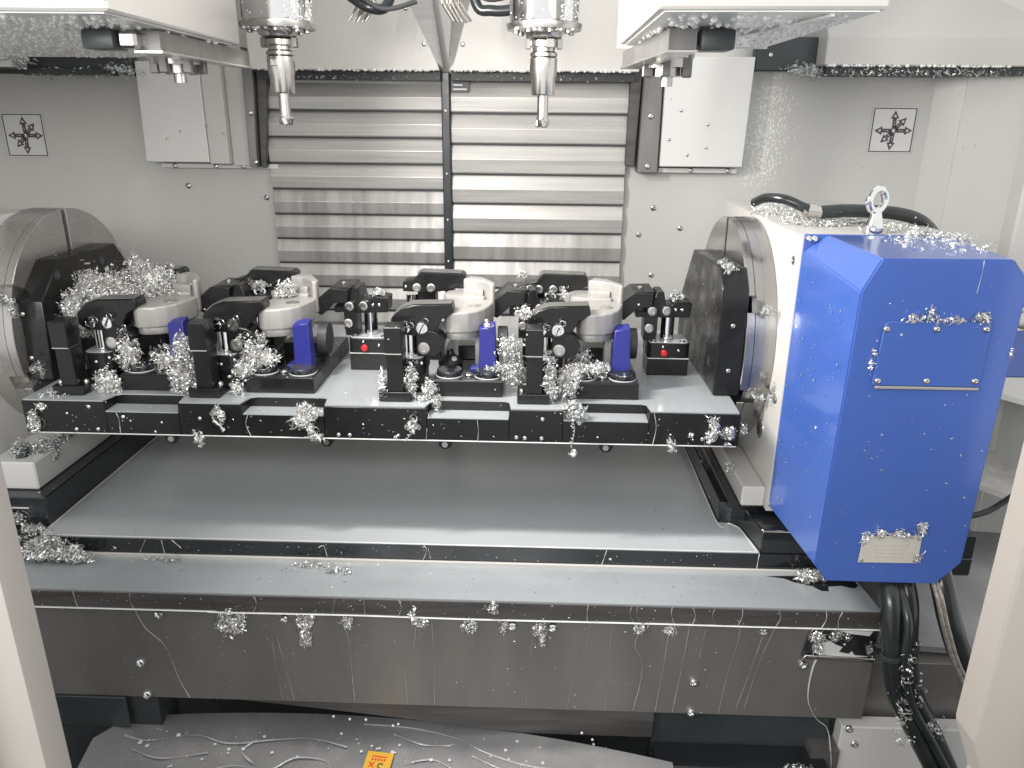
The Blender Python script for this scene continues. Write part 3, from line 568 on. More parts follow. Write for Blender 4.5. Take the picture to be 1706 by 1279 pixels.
# ------------------------------------------------------------------ trunnion base (cradle) between the heads
t = thing('cradle_base', 'black trunnion base with wet grey tray between the two heads', 'trunnion base', (-.25, .2, -.3))
bm = nb(); bx(bm, -1.3, .80, -.0647, .68, -.298, -.262, .0015); obj('base_plate', bm, m_blackw, t)
fil = [(.366 + .034 * (1 - math.cos(a)) * 0 + .0, 0) for a in (0,)]
poly = [(-.920, -.0635), (.4165, -.0635), (.412, -.03), (.405, .012), (.398, .030), (.385, .042), (.364, .044), (.364, .66), (-.920, .66)]
bm = nb(); prism(bm, poly, 'z', -.2625, -.2595); obj('tray_film', bm, m_tray, t)
bm = nb(); prism(bm, [(.4175, -.064), (.80, -.064), (.80, .67), (.365, .67), (.365, .045), (.386, .043), (.399, .031), (.406, .013), (.413, -.03)], 'z', -.2615, -.215, .002); bx(bm, .374, .80, .02, .66, -.2155, -.2005, .0015); obj('right_block', bm, m_blackw, t)
bm = nb(); bx(bm, -1.3, -.921, -.03, .67, -.2615, -.2005, .002); obj('left_block', bm, m_blackw, t)
bm = nb(); bx(bm, -1.3, .55, -.0705, -.0650, -.3015, -.2925, .001); obj('pale_ledge', bm, m_paint2, t)
bm = nb(); tube(bm, [(-.915, -.0635, -.2595), (.0, -.064, -.2597), (.414, -.0635, -.2595)], .0012, 6, 6); tube(bm, [(-.9195, -.06, -.2593), (-.9195, .3, -.2593), (-.9195, .65, -.2593)], .0015, 6, 6); tube(bm, [(.413, -.06, -.2593), (.403, .012, -.2593), (.396, .029, -.2593), (.384, .040, -.2593), (.3632, .0425, -.2593), (.363, .3, -.2593), (.363, .6, -.2593)], .0013, 6, 6); obj('coolant_bead', bm, m_milk, t)
for P in ([(.139, -.0652, -.262), (.135, -.0655, -.278), (.131, -.0652, -.293)], [(-.198, -.0652, -.262), (-.193, -.0655, -.272), (-.200, -.0652, -.292)], [(-.19, -.0652, -.268), (-.186, -.0652, -.29)], [(.4165, -.0652, -.262), (.4155, -.0655, -.275), (.415, -.0652, -.293)], [(-.72, -.0652, -.264), (-.735, -.0652, -.292)], [(-.69, -.0652, -.264), (-.688, -.0652, -.292)], [(-.67, -.0652, -.264), (-.655, -.0652, -.280)], [(-.395, -.0652, -.272), (-.385, -.0652, -.268), (-.380, -.0652, -.29)]): trickle(t, P, .0014)
screws(t, [(-.985, -.03, -.243)], (0, 0, 1), .012, .012, m_rail, 'bolt')
bm = nb(); bx(bm, -1.06, -.956, -.0308, -.0298, -.2245, -.2215); obj('pale_seam', bm, m_milk, t)

# ------------------------------------------------------------------ rotary heads
CY, CZ, RR = .27, .077, .2245
def notched(r, notches, n=96):
    """circle outline in (y,z) with radial notches: (angle, width, depth)"""
    out = []
    for k in range(n):
        a = 2 * math.pi * k / n; hit = None
        for an, w, dp in notches:
            d = (a - an + math.pi) % (2 * math.pi) - math.pi
            if abs(d) * r < w / 2 + r * math.pi / n * 1.01: hit = (an, w, dp, d)
        if hit is None: out.append((CY + r * math.cos(a), CZ + r * math.sin(a)))
        elif not out or out[-1] != 'x' + str(hit[0]):
            an, w, dp, d = hit; u = Vector((math.cos(an), math.sin(an))); v = Vector((-u.y, u.x)); e = math.sqrt(r * r - w * w / 4)
            if not any(isinstance(q, str) and q == 'x' + str(an) for q in out):
                out.append('x' + str(an))
                for s, q in ((-1, e), (-1, r - dp), (1, r - dp), (1, e)): out.append((CY + u.x * q + v.x * s * w / 2, CZ + u.y * q + v.y * s * w / 2))
                out.append('x' + str(an))
    return [q for q in out if not isinstance(q, str)]
NT = [(rad(90), .014, .17), (rad(155), .030, .16), (rad(201), .030, .16), (rad(330), .014, .05), (rad(25), .014, .05), (rad(270), .014, .1)]
NS = [(a, w, .024) for a, w, d in NT]
def disc(t, face, back, sg, m_disc):
    s = lambda k: face + sg * k
    bm = nb(); prism(bm, notched(RR, NT), 'x', s(0), s(.016), .0012); obj('face_ring', bm, m_disc, t, True, 25)
    bm = nb(); prism(bm, notched(RR * .9995, NS), 'x', s(.0162), s(.032)); obj('slot_ring', bm, m_disc, t, True, 25)
    bm = nb(); lathe(bm, (s(.0322), CY, CZ), (sg, 0, 0), [(0, RR), (abs(back - face) - .0322, RR)], 96); obj('rear_ring', bm, m_disc, t)
    bm = nb()
    for r in (.10, .14): torus(bm, (s(-.0002), CY, CZ), (1, 0, 0), r, .0011, 64, 6)
    obj('scribed_circle', bm, m_rail, t)
# right rotary head
t = thing('rotary_head', 'white rotary table head at the right with steel faceplate and blue guard', 'rotary table', (.56, .26, -.2))
disc(t, .380, .434, 1, m_disc2)
bm = nb(); bx(bm, .435, .70, -.0175, .56, -.188, .3075, .004, None, 2); ho = obj('housing', bm, m_paint2, t)
bm = nb(); bx(bm, .392, .4352, .0, .55, -.200, -.160, .003); obj('foot', bm, m_paint2, t)
bm = nb(); bx(bm, .4345, .70, -.015, .56, -.2002, -.1875); obj('foot', bm, m_paint2, t)
screws(t, [(.435, .012, .262)], (-1, 0, 0), .008, .002, m_steel)
screws(t, [(.435, .0767, -.0724)], (-1, 0, 0), .019, .004, m_chrome, 'sight_glass')
bm = nb(); lathe(bm, (.4312, .0767, -.0724), (-1, 0, 0), [(0, .012), (.0005, .012)], 20); obj('sight_lens', bm, m_dark, t)
screws(t, [(.435, .045, .015), (.435, .01, .01)], (-1, 0, 0), .006, .004, m_rail)
A = [(.437, .283), (.472, .3095), (.665, .3095), (.690, .28), (.688, -.16), (.655, -.214), (.470, -.214), (.437, -.186)]
Bp = [(.457, .259), (.479, .3065), (.659, .3075), (.686, .275), (.682, -.175), (.648, -.2145), (.475, -.2135), (.453, -.184)]
bm = nb(); loft(bm, [(x, -.0225, z) for x, z in A], [(x, -.222, z) for x, z in Bp]); bmesh.ops.bevel(bm, geom=list(bm.edges), offset=.0022, segments=2, affect='EDGES'); gd = obj('blue_guard', bm, m_blue, t, True, 30)
bm = nb(); bx(bm, .437, .692, -.0222, -.0178, -.188, .3105, .001); obj('guard_flange', bm, m_blue, t)
screws(gd, [(.4425, -.0225, .3035), (.452, -.0225, .3035), (.442, -.0225, -.182)], (0, -1, 0), .0055, .007, m_chrome)
bm = nb(); prism(bm, [(.492, .122), (.646, .122), (.6465, .217), (.643, .220), (.501, .218), (.496, .213)], 'y', -.2262, -.2226, .001); ac = obj('access_cover', bm, m_blue, t)
screws(ac, [(.499, -.2262, .207), (.569, -.2262, .208), (.638, -.2262, .209), (.499, -.2262, .129), (.569, -.2262, .130), (.638, -.2262, .131)], (0, -1, 0), .0045, .003, m_steel)
bm = nb(); bx(bm, .497, .645, -.2285, -.2222, .1175, .1215, .0008); obj('lower_lip', bm, m_slat, ac)
bm = nb(); prism(bm, [(.519, -.176), (.612, -.175), (.611, -.126), (.521, -.129)], 'y', -.2246, -.2226, .0005); npl = obj('nameplate', bm, m_plate, t)
screws(npl, [(.524, -.2246, -.134), (.606, -.2246, -.131), (.524, -.2246, -.171), (.606, -.2246, -.170)], (0, -1, 0), .0028, .0025, m_steel)
bm = nb(); rnd = random.Random(9)
for r in range(4):
    x = .543
    while x < .588:
        w = rnd.uniform(.002, .006); bx(bm, x, x + w, -.2250, -.2247, -.146 - r * .0065, -.1436 - r * .0065); x += w + .0018
prism(bm, [(.589, -.150), (.591, -.150), (.594, -.139), (.592, -.138)], 'y', -.2250, -.2247); obj('faint_lettering', bm, m_faint, npl, False)
for P in ([(.617, -.2227, .306), (.618, -.2229, .29), (.6165, -.2227, .26)],): trickle(t, P, .0007)
# secondary blue box behind with a small round connector
t = thing('motor_box', 'blue motor box behind the blue guard at the right edge', 'motor box', (.90, .2, .05))
bm = nb(); bx(bm, .705, 1.05, .10, .40, .030, .182, .004); obj('box', bm, m_blue, t)
bm = nb(); lathe(bm, (.888, .1, .145), (0, -1, 0), [(0, .022), (.004, .022), (.004, .016), (.016, .016), (.018, .010)], 20); obj('connector', bm, m_steel, t)
# eyebolt, fitting and hose on top of the head
t = thing('eyebolt', 'shiny lifting eyebolt standing on top of the rotary head', 'eyebolt', (.565, .02, .31))
bm = nb(); torus(bm, (.562, .02, .362), (.45, -.9, 0), .018, .0062, 28, 10); obj('ring', bm, m_chrome, t)
bm = nb(); lathe(bm, (.564, .02, .3085), (0, 0, 1), [(0, .019), (.010, .019), (.013, .014), (.026, .010), (.034, .008)], 24); obj('collar', bm, m_chrome, t)
t = thing('power_hose', 'thick black hose with metal fitting lying over the top of the rotary head', 'hose', (.6, .1, .33))
bm = nb(); tube(bm, [(.500, .10, .332), (.54, .10, .335), (.59, .105, .334), (.65, .12, .328), (.70, .14, .312), (.745, .17, .275), (.77, .2, .21), (.78, .2, .1)], .0115, 16, 8); obj('hose', bm, m_hose, t)
bm = nb(); tube(bm, [(.500, .10, .332), (.47, .098, .340), (.44, .11, .352), (.415, .14, .352), (.405, .18, .34)], .0085, 12, 8); obj('elbow', bm, m_hose, t)
bm = nb(); lathe(bm, (.502, .10, .332), (-1, 0, .16), [(0, .0105), (.012, .0105), (.013, .0125), (.026, .0125), (.027, .010), (.034, .010)], 16); obj('fitting', bm, m_steel, t)
# left tail support
t = thing('tail_support', 'pale tail support at the left edge with steel faceplate', 'tail support', (-1.1, .26, -.2))
disc(t, -.970, -1.04, -1, m_disc)
bm = nb(); bx(bm, -1.30, -1.041, -.01, .29, -.200, .298, .004); obj('housing', bm, m_paint, t)
bm = nb(); bx(bm, -1.0405, -.950, .0, .55, -.2003, -.143, .003); obj('foot', bm, m_paint, t)
bm = nb(); bx(bm, -1.0405, -.955, .28, .30, -.1428, -.05); obj('foot_rib', bm, m_paint, t)
screws(t, [(-.99, .03, -.143)], (0, 0, 1), .013, .018, m_dgreen, 'foot_bolt')

# adapter plates bolted to the faceplates
for sg, x0, x1, lab in ((1, .3315, .3795, 'black angled adapter plate bolted to the right faceplate'), (-1, -.969, -.925, 'black angled adapter plate bolted to the left faceplate')):
    t = thing('adapter_plate', lab, 'adapter plate', ((x0 + x1) / 2, .25, 0), 'black adapter plates')
    pl = [(.052, .0012), (.052, .165), (.056, .200), (.088, .234), (.335, .226), (.405, .145), (.44, .10), (.44, .0012)]
    if sg < 0: pl = [(.070, .0012), (.078, .152), (.155, .2185), (.359, .2185), (.405, .168), (.45, .08), (.45, .0012)]
    bm = nb(); prism(bm, pl, 'x', x0, x1, .0018); obj('plate', bm, m_black, t)
    xs = x0 if sg > 0 else x1; d = (-sg, 0, 0)
    screws(t, [(xs, .14, .19), (xs, .30, .19), (xs, .12, .10), (xs, .30, .06), (xs, .16, .03), (xs, .11, .05)], d, .009, .001, m_dgreen, 'bolt_hole')
    screws(t, [((x0 + x1) / 2, .052, .135), ((x0 + x1) / 2, .052, .05)], (0, -1, 0), .004, .002, m_steel)

# ------------------------------------------------------------------ fixture plate
t = thing('fixture_plate', 'long black fixture plate with four notches along its front edge, between the heads', 'fixture plate', (-.28, .2, -.06))
NX = [(-.772, -.638), (-.522, -.375), (-.190, -.0435), (.052, .2035)]
bm = nb(); bx(bm, -.925, .3645, .0052, .52, -.0635, -.0025); obj('core', bm, m_black, t, False)
pl = [(-.925, .0050), (-.922, -.035)]
ro = .008
pf = []
xs = [-.923] + [v for n in NX for v in n] + [.3645]
for i in range(0, len(xs), 2):
    bm = nb(); bx(bm, xs[i], xs[i + 1], -.035, .0050, -.0635, -.0025, .0012); obj('front_lug', bm, m_black, t)
for i, (a, b) in enumerate(NX):
    bm = nb(); bx(bm, a + .0005, b - .0005, -.0349, .0048, -.0633, -.0215); obj('notch_floor', bm, m_black, t, False)
    bm = nb(); bx(bm, a + .001, b - .001, -.0345, .0045, -.0214, -.0196); obj('coolant_film', bm, m_film, t)
poly = [(-.920, .515), (-.920, -.033)]
for a, b in NX: poly += [(a - .003, -.033), (a - .001, -.024), (a + .006, .000), (a + .016, .0055), (b - .010, .0055), (b - .001, .001), (b + .003, -.033)]
poly += [(.361, -.033), (.363, .03), (.361, .515)]
bm = nb(); prism(bm, poly, 'z', -.0024, .0); obj('coolant_film', bm, m_film, t)
bm = nb(); tube(bm, [(-.915, -.0352, -.0633), (-.3, -.0354, -.0635), (.2, -.0354, -.0635), (.36, -.0352, -.0633)], .0012, 6, 8); obj('coolant_bead', bm, m_milk, t)
for x in (-.664, -.377, -.160, .131):
    bm = nb(); prism(bm, [(x - .013, -.0632), (x - .011, -.079), (x - .004, -.086), (x + .005, -.086), (x + .012, -.079), (x + .016, -.0632)], 'y', -.024, -.008, .0015); lg = obj('lifting_lug', bm, m_black, t)
    bm = nb(); lathe(bm, (x, -.0245, -.076), (0, -1, 0), [(0, .0055), (.0008, .0055)], 16); obj('lug_hole', bm, m_steel, lg)
screws(t, [(-.80, -.035, -.012), (-.79, -.035, -.055), (-.83, -.035, -.056), (-.74, -.035, -.03), (-.35, -.035, -.056), (-.33, -.035, -.056), (-.015, -.035, -.055), (-.03, -.035, -.054), (.015, -.035, -.055), (.016, -.035, -.018), (-.60, -.035, -.03), (.30, -.035, -.05)], (0, -1, 0), .0035, .002, m_chrome)
for P in ([(-.752, -.0356, -.022), (-.748, -.036, -.035), (-.75, -.0356, -.062)], [(-.512, -.0356, -.022), (-.517, -.036, -.04), (-.510, -.0356, -.062)], [(-.10, -.0356, -.022), (-.098, -.036, -.04), (-.099, -.0356, -.062)], [(.212, -.0356, -.003), (.217, -.036, -.03), (.213, -.0356, -.062)], [(-.19, -.0356, -.04), (-.192, -.0356, -.062)]): trickle(t, P, .0011)

# ------------------------------------------------------------------ the four clamping stations on the fixture plate
CXS = [-.704, -.469, -.1215, .127]
ORD = ['far left station', 'second station from the left', 'third station from the left', 'far right station']
P0 = (CXS[3], 0, 0)
def part(name, bm, mat, t, **k):          # station parts are modelled about the station's own origin
    return obj(name, bm, mat, t, **k)
def st(name, label, cat, group):
    o = thing(name, label, cat, (0, 0, 0), group); o.location = P0; return o
def hexhole(b, c, d, r): lathe(b, c, d, [(0, r), (.0006, r), (.0008, r * .55)], 14)

# riser block with two round rubber pads
T1 = st('riser_block', '', 'riser block', 'riser blocks')
b = nb(); bx(b, -.0635, .0635, .022, .30, .0005, .0305, .0012); part('block', b, m_black, T1)
b = nb(); bx(b, -.0615, .0615, .024, .298, .0303, .0318, .0005); part('coolant_film', b, m_blackw, T1)
for x, y in ((-.0365, .054), (.036, .052)):
    b = nb(); lathe(b, (x, y, .0316), (0, 0, 1), [(0, .0245), (.002, .0250), (.003, .0225), (.006, .0225), (.0065, .0235), (.0105, .0235), (.012, .0225), (.012, .0)], 32); p = part('round_pad', b, m_blackw, T1)
    b = nb(); torus(b, (x, y, .0325), (0, 0, 1), .0246, .0010, 28, 6); part('pad_rim', b, m_milk, p)
b = nb(); cyl(b, (0, .052, .0316), (0, 0, 1), .004, .008, 16, .001); part('centre_screw', b, m_steel, T1)
# black support cone
T2 = st('support_cone', '', 'support cone', 'support cones')
b = nb(); lathe(b, (-.040, .105, .0318), (0, 0, 1), [(0, .023), (.010, .024), (.015, .021), (.024, .010), (.028, .007), (.034, .0065), (.035, .005)], 28); part('cone', b, m_black, T2)
b = nb(); lathe(b, (-.031, .088, .0525), (.3, -.7, .6), [(-.006, .0052), (.0005, .0052)], 14); part('side_stud', b, m_steel, T2)
# blue nylon rest block
T3 = st('rest_block', '', 'rest block', 'blue rest blocks')
b = nb(); loft(b, [(.017, .062, .0319), (.051, .062, .0319), (.051, .094, .0319), (.017, .094, .0319)], [(.019, .066, .118), (.047, .066, .122), (.047, .094, .126), (.019, .094, .122)]); bmesh.ops.bevel(b, geom=list(b.edges), offset=.0012, affect='EDGES'); part('upright', b, m_blueb, T3)
b = nb(); bx(b, .001, .0165, .068, .094, .0319, .041, .001); part('foot', b, m_blueb, T3)
# grey stop behind the rest block
T4 = st('stop_block', '', 'stop block', 'grey stop blocks')
b = nb(); bx(b, .006, .020, .12, .15, .0319, .088, .0012); part('stop', b, m_slat, T4)
b = nb(); bx(b, -.03, .05, .15, .19, .0319, .06, .0015); part('stop_base', b, m_black, T4)
b = nb(); lathe(b, (.062, .135, .075), (1, 0, 0), [(-.012, .030), (.006, .030), (.007, .018)], 28); part('side_roller', b, m_blackr, T4)
# upright post with overhanging head
T5 = st('corner_post', '', 'post', 'black corner posts')
b = nb(); bx(b, -.157, -.100, -.012, .048, .0008, .0185, .001); part('foot', b, m_black, T5)
b = nb(); bx(b, -.1415, -.1125, -.008, .028, .0187, .0905, .001); part('column', b, m_black, T5)
b = nb(); bx(b, -.1435, -.1125, -.0125, .030, .0908, .1385, .0012); part('head', b, m_black, T5)
b = nb(); bx(b, -.1425, -.1135, -.0135, -.0105, .0895, .0912); part('bright_edge', b, m_slat, T5)
screws(T5, [(-.149, .005, .0186), (-.106, .012, .0186)], (0, 0, 1), .0055, .006, m_steel, 'bolt')
# link clamp at the front left
def pins(t, pts, r, y, ring=None):
    for i, (x, z) in enumerate(pts):
        b = nb(); lathe(b, (x, y, z), (0, -1, 0), [(-.004, r), (.0015, r), (.002, r * .8), (.002, r * .55), (.001, r * .5)], 20); p = part('link_pin', b, m_chrome if ring and ring[i] else m_steel, t)
        if ring and ring[i]:
            dx, dz = ring[i]; b = nb(); torus(b, (x + dx * (r + .005), y - .0028, z + dz * (r + .005)), (.15, 1, .1), .0052, .0013, 16, 6)
            tube(b, [(x + dx * (r + .001), y - .0028, z + dz * (r + .001)), (x, y - .0032, z), (x - dx * r * .8 + .002, y - .003, z - dz * r * .8)], .0013, 6, 3); part('split_ring', b, m_chrome, p)
T6 = st('link_clamp', '', 'link clamp', 'hydraulic link clamps at the front')
def rbody(b, x0, x1, y0, y1, z0, z1, c=.010): prism(b, [(x0 + c, y0), (x1 - c, y0), (x1 - c * .3, y0 + c * .3), (x1, y0 + c), (x1, y1), (x0, y1), (x0, y0 + c), (x0 + c * .3, y0 + c * .3)], 'z', z0, z1, .001)
b = nb(); bx(b, -.136, -.082, .040, .105, .0006, .0345, .001); part('cylinder_base', b, m_black, T6)
b = nb(); rbody(b, -.138, -.080, .036, .108, .0352, .0665, .014); part('cylinder_body', b, m_black, T6)
b = nb(); rbody(b, -.136, -.082, .038, .106, .0663, .0680, .014); part('coolant_film', b, m_film, T6)
b = nb(); cyl(b, (-.110, .066, .0681), (0, 0, 1), .048, .0125, 24, .001); part('piston_rod', b, m_chrome, T6)
b = nb(); prism(b, [(-.0955, .0685), (-.062, .0685), (-.050, .078), (-.0435, .092), (-.047, .104), (-.060, .114), (-.0955, .122)], 'y', .048, .088, .0012); part('link_bracket', b, m_black, T6)
b = nb(); prism(b, [(-.142, .117), (-.142, .138), (-.122, .157), (-.10, .1635), (-.030, .1665), (-.027, .1515), (-.048, .138), (-.060, .117), (-.066, .108), (-.10, .106), (-.125, .108)], 'y', .052, .092, .0015); part('clamp_arm', b, m_black, T6)
b = nb(); prism(b, [(-.134, .1460), (-.121, .1576), (-.101, .1643), (-.031, .1671), (-.031, .1680), (-.101, .1652), (-.122, .1588), (-.136, .147)], 'y', .056, .088); part('edge_highlight', b, m_rail, T6)  # grey strip paints the thin highlight along the arm's top
pins(T6, [(-.118, .1215), (-.086, .1215), (-.083, .084)], .0115, .0475, [(.8, .35), (.5, .85), None])
screws(T6, [(-.111, .036, .050), (-.086, .038, .058)], (0, -1, 0), .0032, .002, m_chrome)
# link clamp at the right side with red plug
T7 = st('link_clamp', '', 'link clamp', 'hydraulic link clamps with red plug')
b = nb(); bx(b, .0975, .178, .167, .236, .0006, .0355, .001); part('cylinder_base', b, m_black, T7)
b = nb(); rbody(b, .0965, .179, .166, .237, .0363, .0665, .008); part('cylinder_body', b, m_black, T7)
b = nb(); rbody(b, .0985, .177, .168, .235, .0663, .0682, .008); part('coolant_film', b, m_film, T7)
b = nb(); bx(b, .0975, .178, .1655, .1668, .0352, .0368); part('pale_joint', b, m_milk, T7)
b = nb(); lathe(b, (.1285, .166, .0475), (0, -1, 0), [(0, .0068), (.004, .0068), (.006, .005), (.0065, .002)], 18); part('red_plug', b, m_red, T7)
screws(T7, [(.157, .166, .053), (.126, .166, .060)], (0, -1, 0), .0028, .002, m_chrome)
screws(T7, [(.108, .177, .0682), (.165, .177, .0682)], (0, 0, 1), .0065, .003, m_steel, 'bolt')
b = nb(); cyl(b, (.137, .200, .0684), (0, 0, 1), .050, .0135, 24, .001); part('piston_rod', b, m_chrome, T7)
b = nb(); bx(b, .088, .1135, .182, .22, .0684, .142, .001); part('link_post', b, m_black, T7)
b = nb(); bx(b, .089, .113, .1725, .1815, .082, .140, .001); part('link_plate', b, m_black, T7)
b = nb(); prism(b, [(.070, .116), (.110, .120), (.118, .116), (.176, .118), (.178, .146), (.150, .150), (.138, .141), (.128, .142), (.122, .168), (.108, .168), (.098, .128), (.070, .13)], 'y', .176, .228, .0015); part('lever_head', b, m_black, T7)
b = nb(); prism(b, [(.027, .135), (.031, .121), (.046, .112), (.073, .137), (.100, .1385), (.1005, .164), (.064, .166)], 'y', .168, .180, .001); prism(b, [(.027, .135), (.036, .120), (.050, .116), (.073, .139), (.104, .1405), (.1045, .167), (.064, .1655)], 'y', .1802, .262, .001); part('clamp_arm', b, m_black, T7)
screws(T7, [(.080, .222, .1660)], (0, 0, 1), .006, .003, m_steel)
b = nb(); torus(b, (.150, .2, .150), (.2, -.5, 1), .010, .0030, 16, 6); torus(b, (.150, .2, .1585), (-.4, .3, 1), .006, .0025, 14, 6); part('lever_spring', b, m_chrome, T7)
pins(T7, [(.101, .1305), (.129, .1315), (.097, .096)], .0088, .1715)
screws(T7, [(.147, .1755, .133), (.160, .1755, .133)], (0, -1, 0), .003, .002, m_chrome)
# link clamp at the back left
T8 = st('link_clamp', '', 'link clamp', 'hydraulic link clamps at the back')
b = nb(); bx(b, -.150, -.075, .242, .31, .0006, .068, .002); part('cylinder_body', b, m_black, T8)
b = nb(); cyl(b, (-.135, .26, .068), (0, 0, 1), .07, .0125, 20, .001); part('piston_rod', b, m_chrome, T8)
b = nb(); bx(b, -.122, -.085, .25, .29, .068, .15, .001); part('link_post', b, m_black, T8)
b = nb(); prism(b, [(-.150, .148), (-.150, .167), (-.128, .172), (-.112, .1875), (-.028, .1855), (-.023, .181), (-.023, .1635), (-.062, .150), (-.10, .146)], 'y', .236, .278, .0015); part('clamp_arm', b, m_black, T8)
b = nb(); prism(b, [(-.118, .1840), (-.1115, .1880), (-.030, .1862), (-.030, .1870), (-.112, .1892), (-.120, .185)], 'y', .24, .274); part('edge_highlight', b, m_rail, T8)  # painted rim of light on the rear arm, as a paler strip
pins(T8, [(-.121, .156), (-.092, .156)], .0088, .2355)
screws(T8, [(-.144, .236, .158)], (0, -1, 0), .003, .002, m_chrome)
# cast aluminium workpiece
T9 = st('workpiece', '', 'casting', 'aluminium castings in the clamps')
lobe = [(-.046, .076), (-.043, .066), (-.034, .0595), (-.018, .0595), (.000, .065), (.016, .077), (.028, .096), (.035, .120), (.041, .150), (.034, .170), (.010, .172), (-.020, .166), (-.040, .158), (-.050, .130), (-.050, .098)]
b = nb(); prism(b, lobe, 'z', .109, .1495, .0045, 3); part('front_lobe', b, m_alu, T9, ang=50)
b = nb(); prism(b, [(x * .93 - .002, .118 + (y - .118) * .86) for x, y in lobe], 'z', .094, .112, .005, 2); part('rough_underside', b, m_alud, T9, ang=50)
b = nb(); prism(b, [(-.062, .196), (-.056, .186), (-.030, .176), (.020, .172), (.024, .19), (.012, .236), (-.030, .24), (-.056, .226)], 'z', .112, .1535, .003, 2); part('middle_step', b, m_alu, T9, ang=50)
b = nb(); prism(b, [(-.024, .208), (-.010, .240), (.016, .228), (.042, .178), (.042, .160), (.034, .158), (.020, .186), (.002, .204)], 'z', .118, .182, .0045, 3); part('rear_wall', b, m_alu, T9, ang=50)
b = nb(); prism(b, [(-.022, .188), (.018, .180), (.017, .203), (-.021, .206)], 'z', .15, .166, .0025, 2); part('inner_step', b, m_alu, T9, ang=50)
b = nb(); lathe(b, (.006, .118, .1497), (0, 0, 1), [(0, .013), (.0006, .013)], 24); part('machined_spot', b, m_steel, T9)

LAB = {
 'riser_block': ['black riser block with two round pads at the far left station under loose chips', 'black riser block with two clean round pads left of the empty stretch of plate', 'black riser block with two round pads right of the centre post', 'black riser block with two round pads at the far right station, half buried in chips'],
 'support_cone': ['black support cone under the leftmost casting', 'black support cone under the second casting from the left', 'black support cone in clear view under the third casting from the left', 'black support cone under the rightmost casting'],
 'rest_block': ['blue upright rest block at the leftmost casting, half hidden by a post and chips', 'blue upright rest block in clear view at the second casting from the left', 'blue upright rest block at the third casting from the left, green-grey chips beside it', 'blue upright rest block at the rightmost casting'],
 'stop_block': ['grey stop block behind the leftmost blue rest block', 'grey stop block behind the second blue rest block from the left', 'grey stop block just left of the third blue rest block from the left', 'grey stop block behind the rightmost blue rest block'],
 'corner_post': ['leftmost black upright post with overhanging head', 'second black upright post from the left, chips heaped against its left side', 'third black upright post from the left, right of the empty stretch of plate', 'rightmost black upright post with bolt on its foot'],
 'front': ['black front link clamp at the far left station, arm under the big chip heap', 'black front link clamp with two ringed pins behind the second post from the left', 'black front link clamp with ringed pins behind the third post from the left', 'black front link clamp behind the rightmost post'],
 'right': ['black link clamp hidden behind the second post, right of the leftmost casting', 'black link clamp with red plug standing left of the centre post', 'black link clamp right of the third casting, mostly behind the rightmost post', 'black link clamp with red plug beside the right adapter plate'],
 'back': ['black rear link clamp behind the big chip heap at the far left', 'black rear link clamp behind the second casting from the left', 'black rear link clamp behind the third casting from the left', 'black rear link clamp behind the rightmost casting'],
 'workpiece': ['leftmost pale aluminium casting, right of the big chip heap', 'second pale aluminium casting from the left, with chips on its top', 'third pale aluminium casting from the left, above the black support cone', 'rightmost pale aluminium casting held in the clamps'],
}
OFF = {'corner_post': [-.015, 0, 0, -.001]}
for key, T in (('riser_block', T1), ('support_cone', T2), ('rest_block', T3), ('stop_block', T4), ('corner_post', T5), ('front', T6), ('right', T7), ('back', T8), ('workpiece', T9)):
    off = OFF.get(key, [0, 0, 0, 0])
    for i in (0, 1, 2): dup(T, (CXS[i] + off[i], 0, 0), LAB[key][i])
    T['label'] = LAB[key][3]

# ------------------------------------------------------------------ hoses at the lower right
for lab, pts, r in (('thick black hose hanging below the blue guard, left one of the pair', [(.592, -.12, -.16), (.587, -.175, -.21), (.585, -.225, -.26), (.592, -.24, -.33), (.618, -.235, -.42), (.662, -.24, -.50), (.72, -.25, -.60), (.78, -.26, -.70)], .0165), ('thick black hose hanging below the blue guard, right one of the pair', [(.615, -.11, -.16), (.618, -.16, -.21), (.621, -.205, -.26), (.628, -.215, -.33), (.650, -.21, -.42), (.692, -.22, -.50), (.745, -.23, -.60), (.80, -.24, -.70)], .0165), ('thin black hose hanging in front of the black hose pair', [(.60, -.14, -.16), (.602, -.195, -.222), (.604, -.247, -.27), (.607, -.257, -.34), (.632, -.252, -.42), (.68, -.258, -.50), (.74, -.27, -.60)], .007)):
    t = thing('coolant_hose', lab, 'hose', pts[0], 'black hoses below the blue guard')
    b = nb(); tube(b, pts, r, 16, 8); obj('hose', b, m_hose, t)
    q, q2 = Vector(pts[3]), Vector(pts[4])
    if r > .01: b = nb(); lathe(b, q, q2 - q, [(0, r * 1.08), (.006, r * 1.12), (.012, r * 1.08)], 16, False); obj('hose_clip', b, m_dgreen, t)
t = thing('braided_hose', 'curved black hose with braided edge right of the black hose pair', 'hose', (.66, -.2, -.16))
b = nb(); tube(b, [(.672, -.11, -.14), (.674, -.165, -.20), (.677, -.20, -.24), (.69, -.215, -.29), (.722, -.22, -.36), (.78, -.22, -.44), (.85, -.2, -.50)], .0185, 16, 8); obj('hose', b, m_hose, t)
for dx in (0, .007):
    b = nb(); tube(b, [(.652 + dx, -.12, -.14), (.654 + dx, -.18, -.205), (.657 + dx, -.220, -.24), (.670 + dx, -.236, -.29), (.702 + dx, -.240, -.362), (.760 + dx, -.240, -.445), (.83 + dx, -.22, -.51)], .0036, 8, 8); obj('braid', b, m_braid, t)
t = thing('power_cable', 'thin black cable running to the right behind the blue guard', 'cable', (.85, .1, -.26))
b = nb(); tube(b, [(.70, .12, -.275), (.80, .11, -.277), (.885, .10, -.262), (.933, .10, -.236), (.985, .10, -.17), (1.02, .12, -.05)], .006, 10, 8); obj('cable', b, m_hose, t)

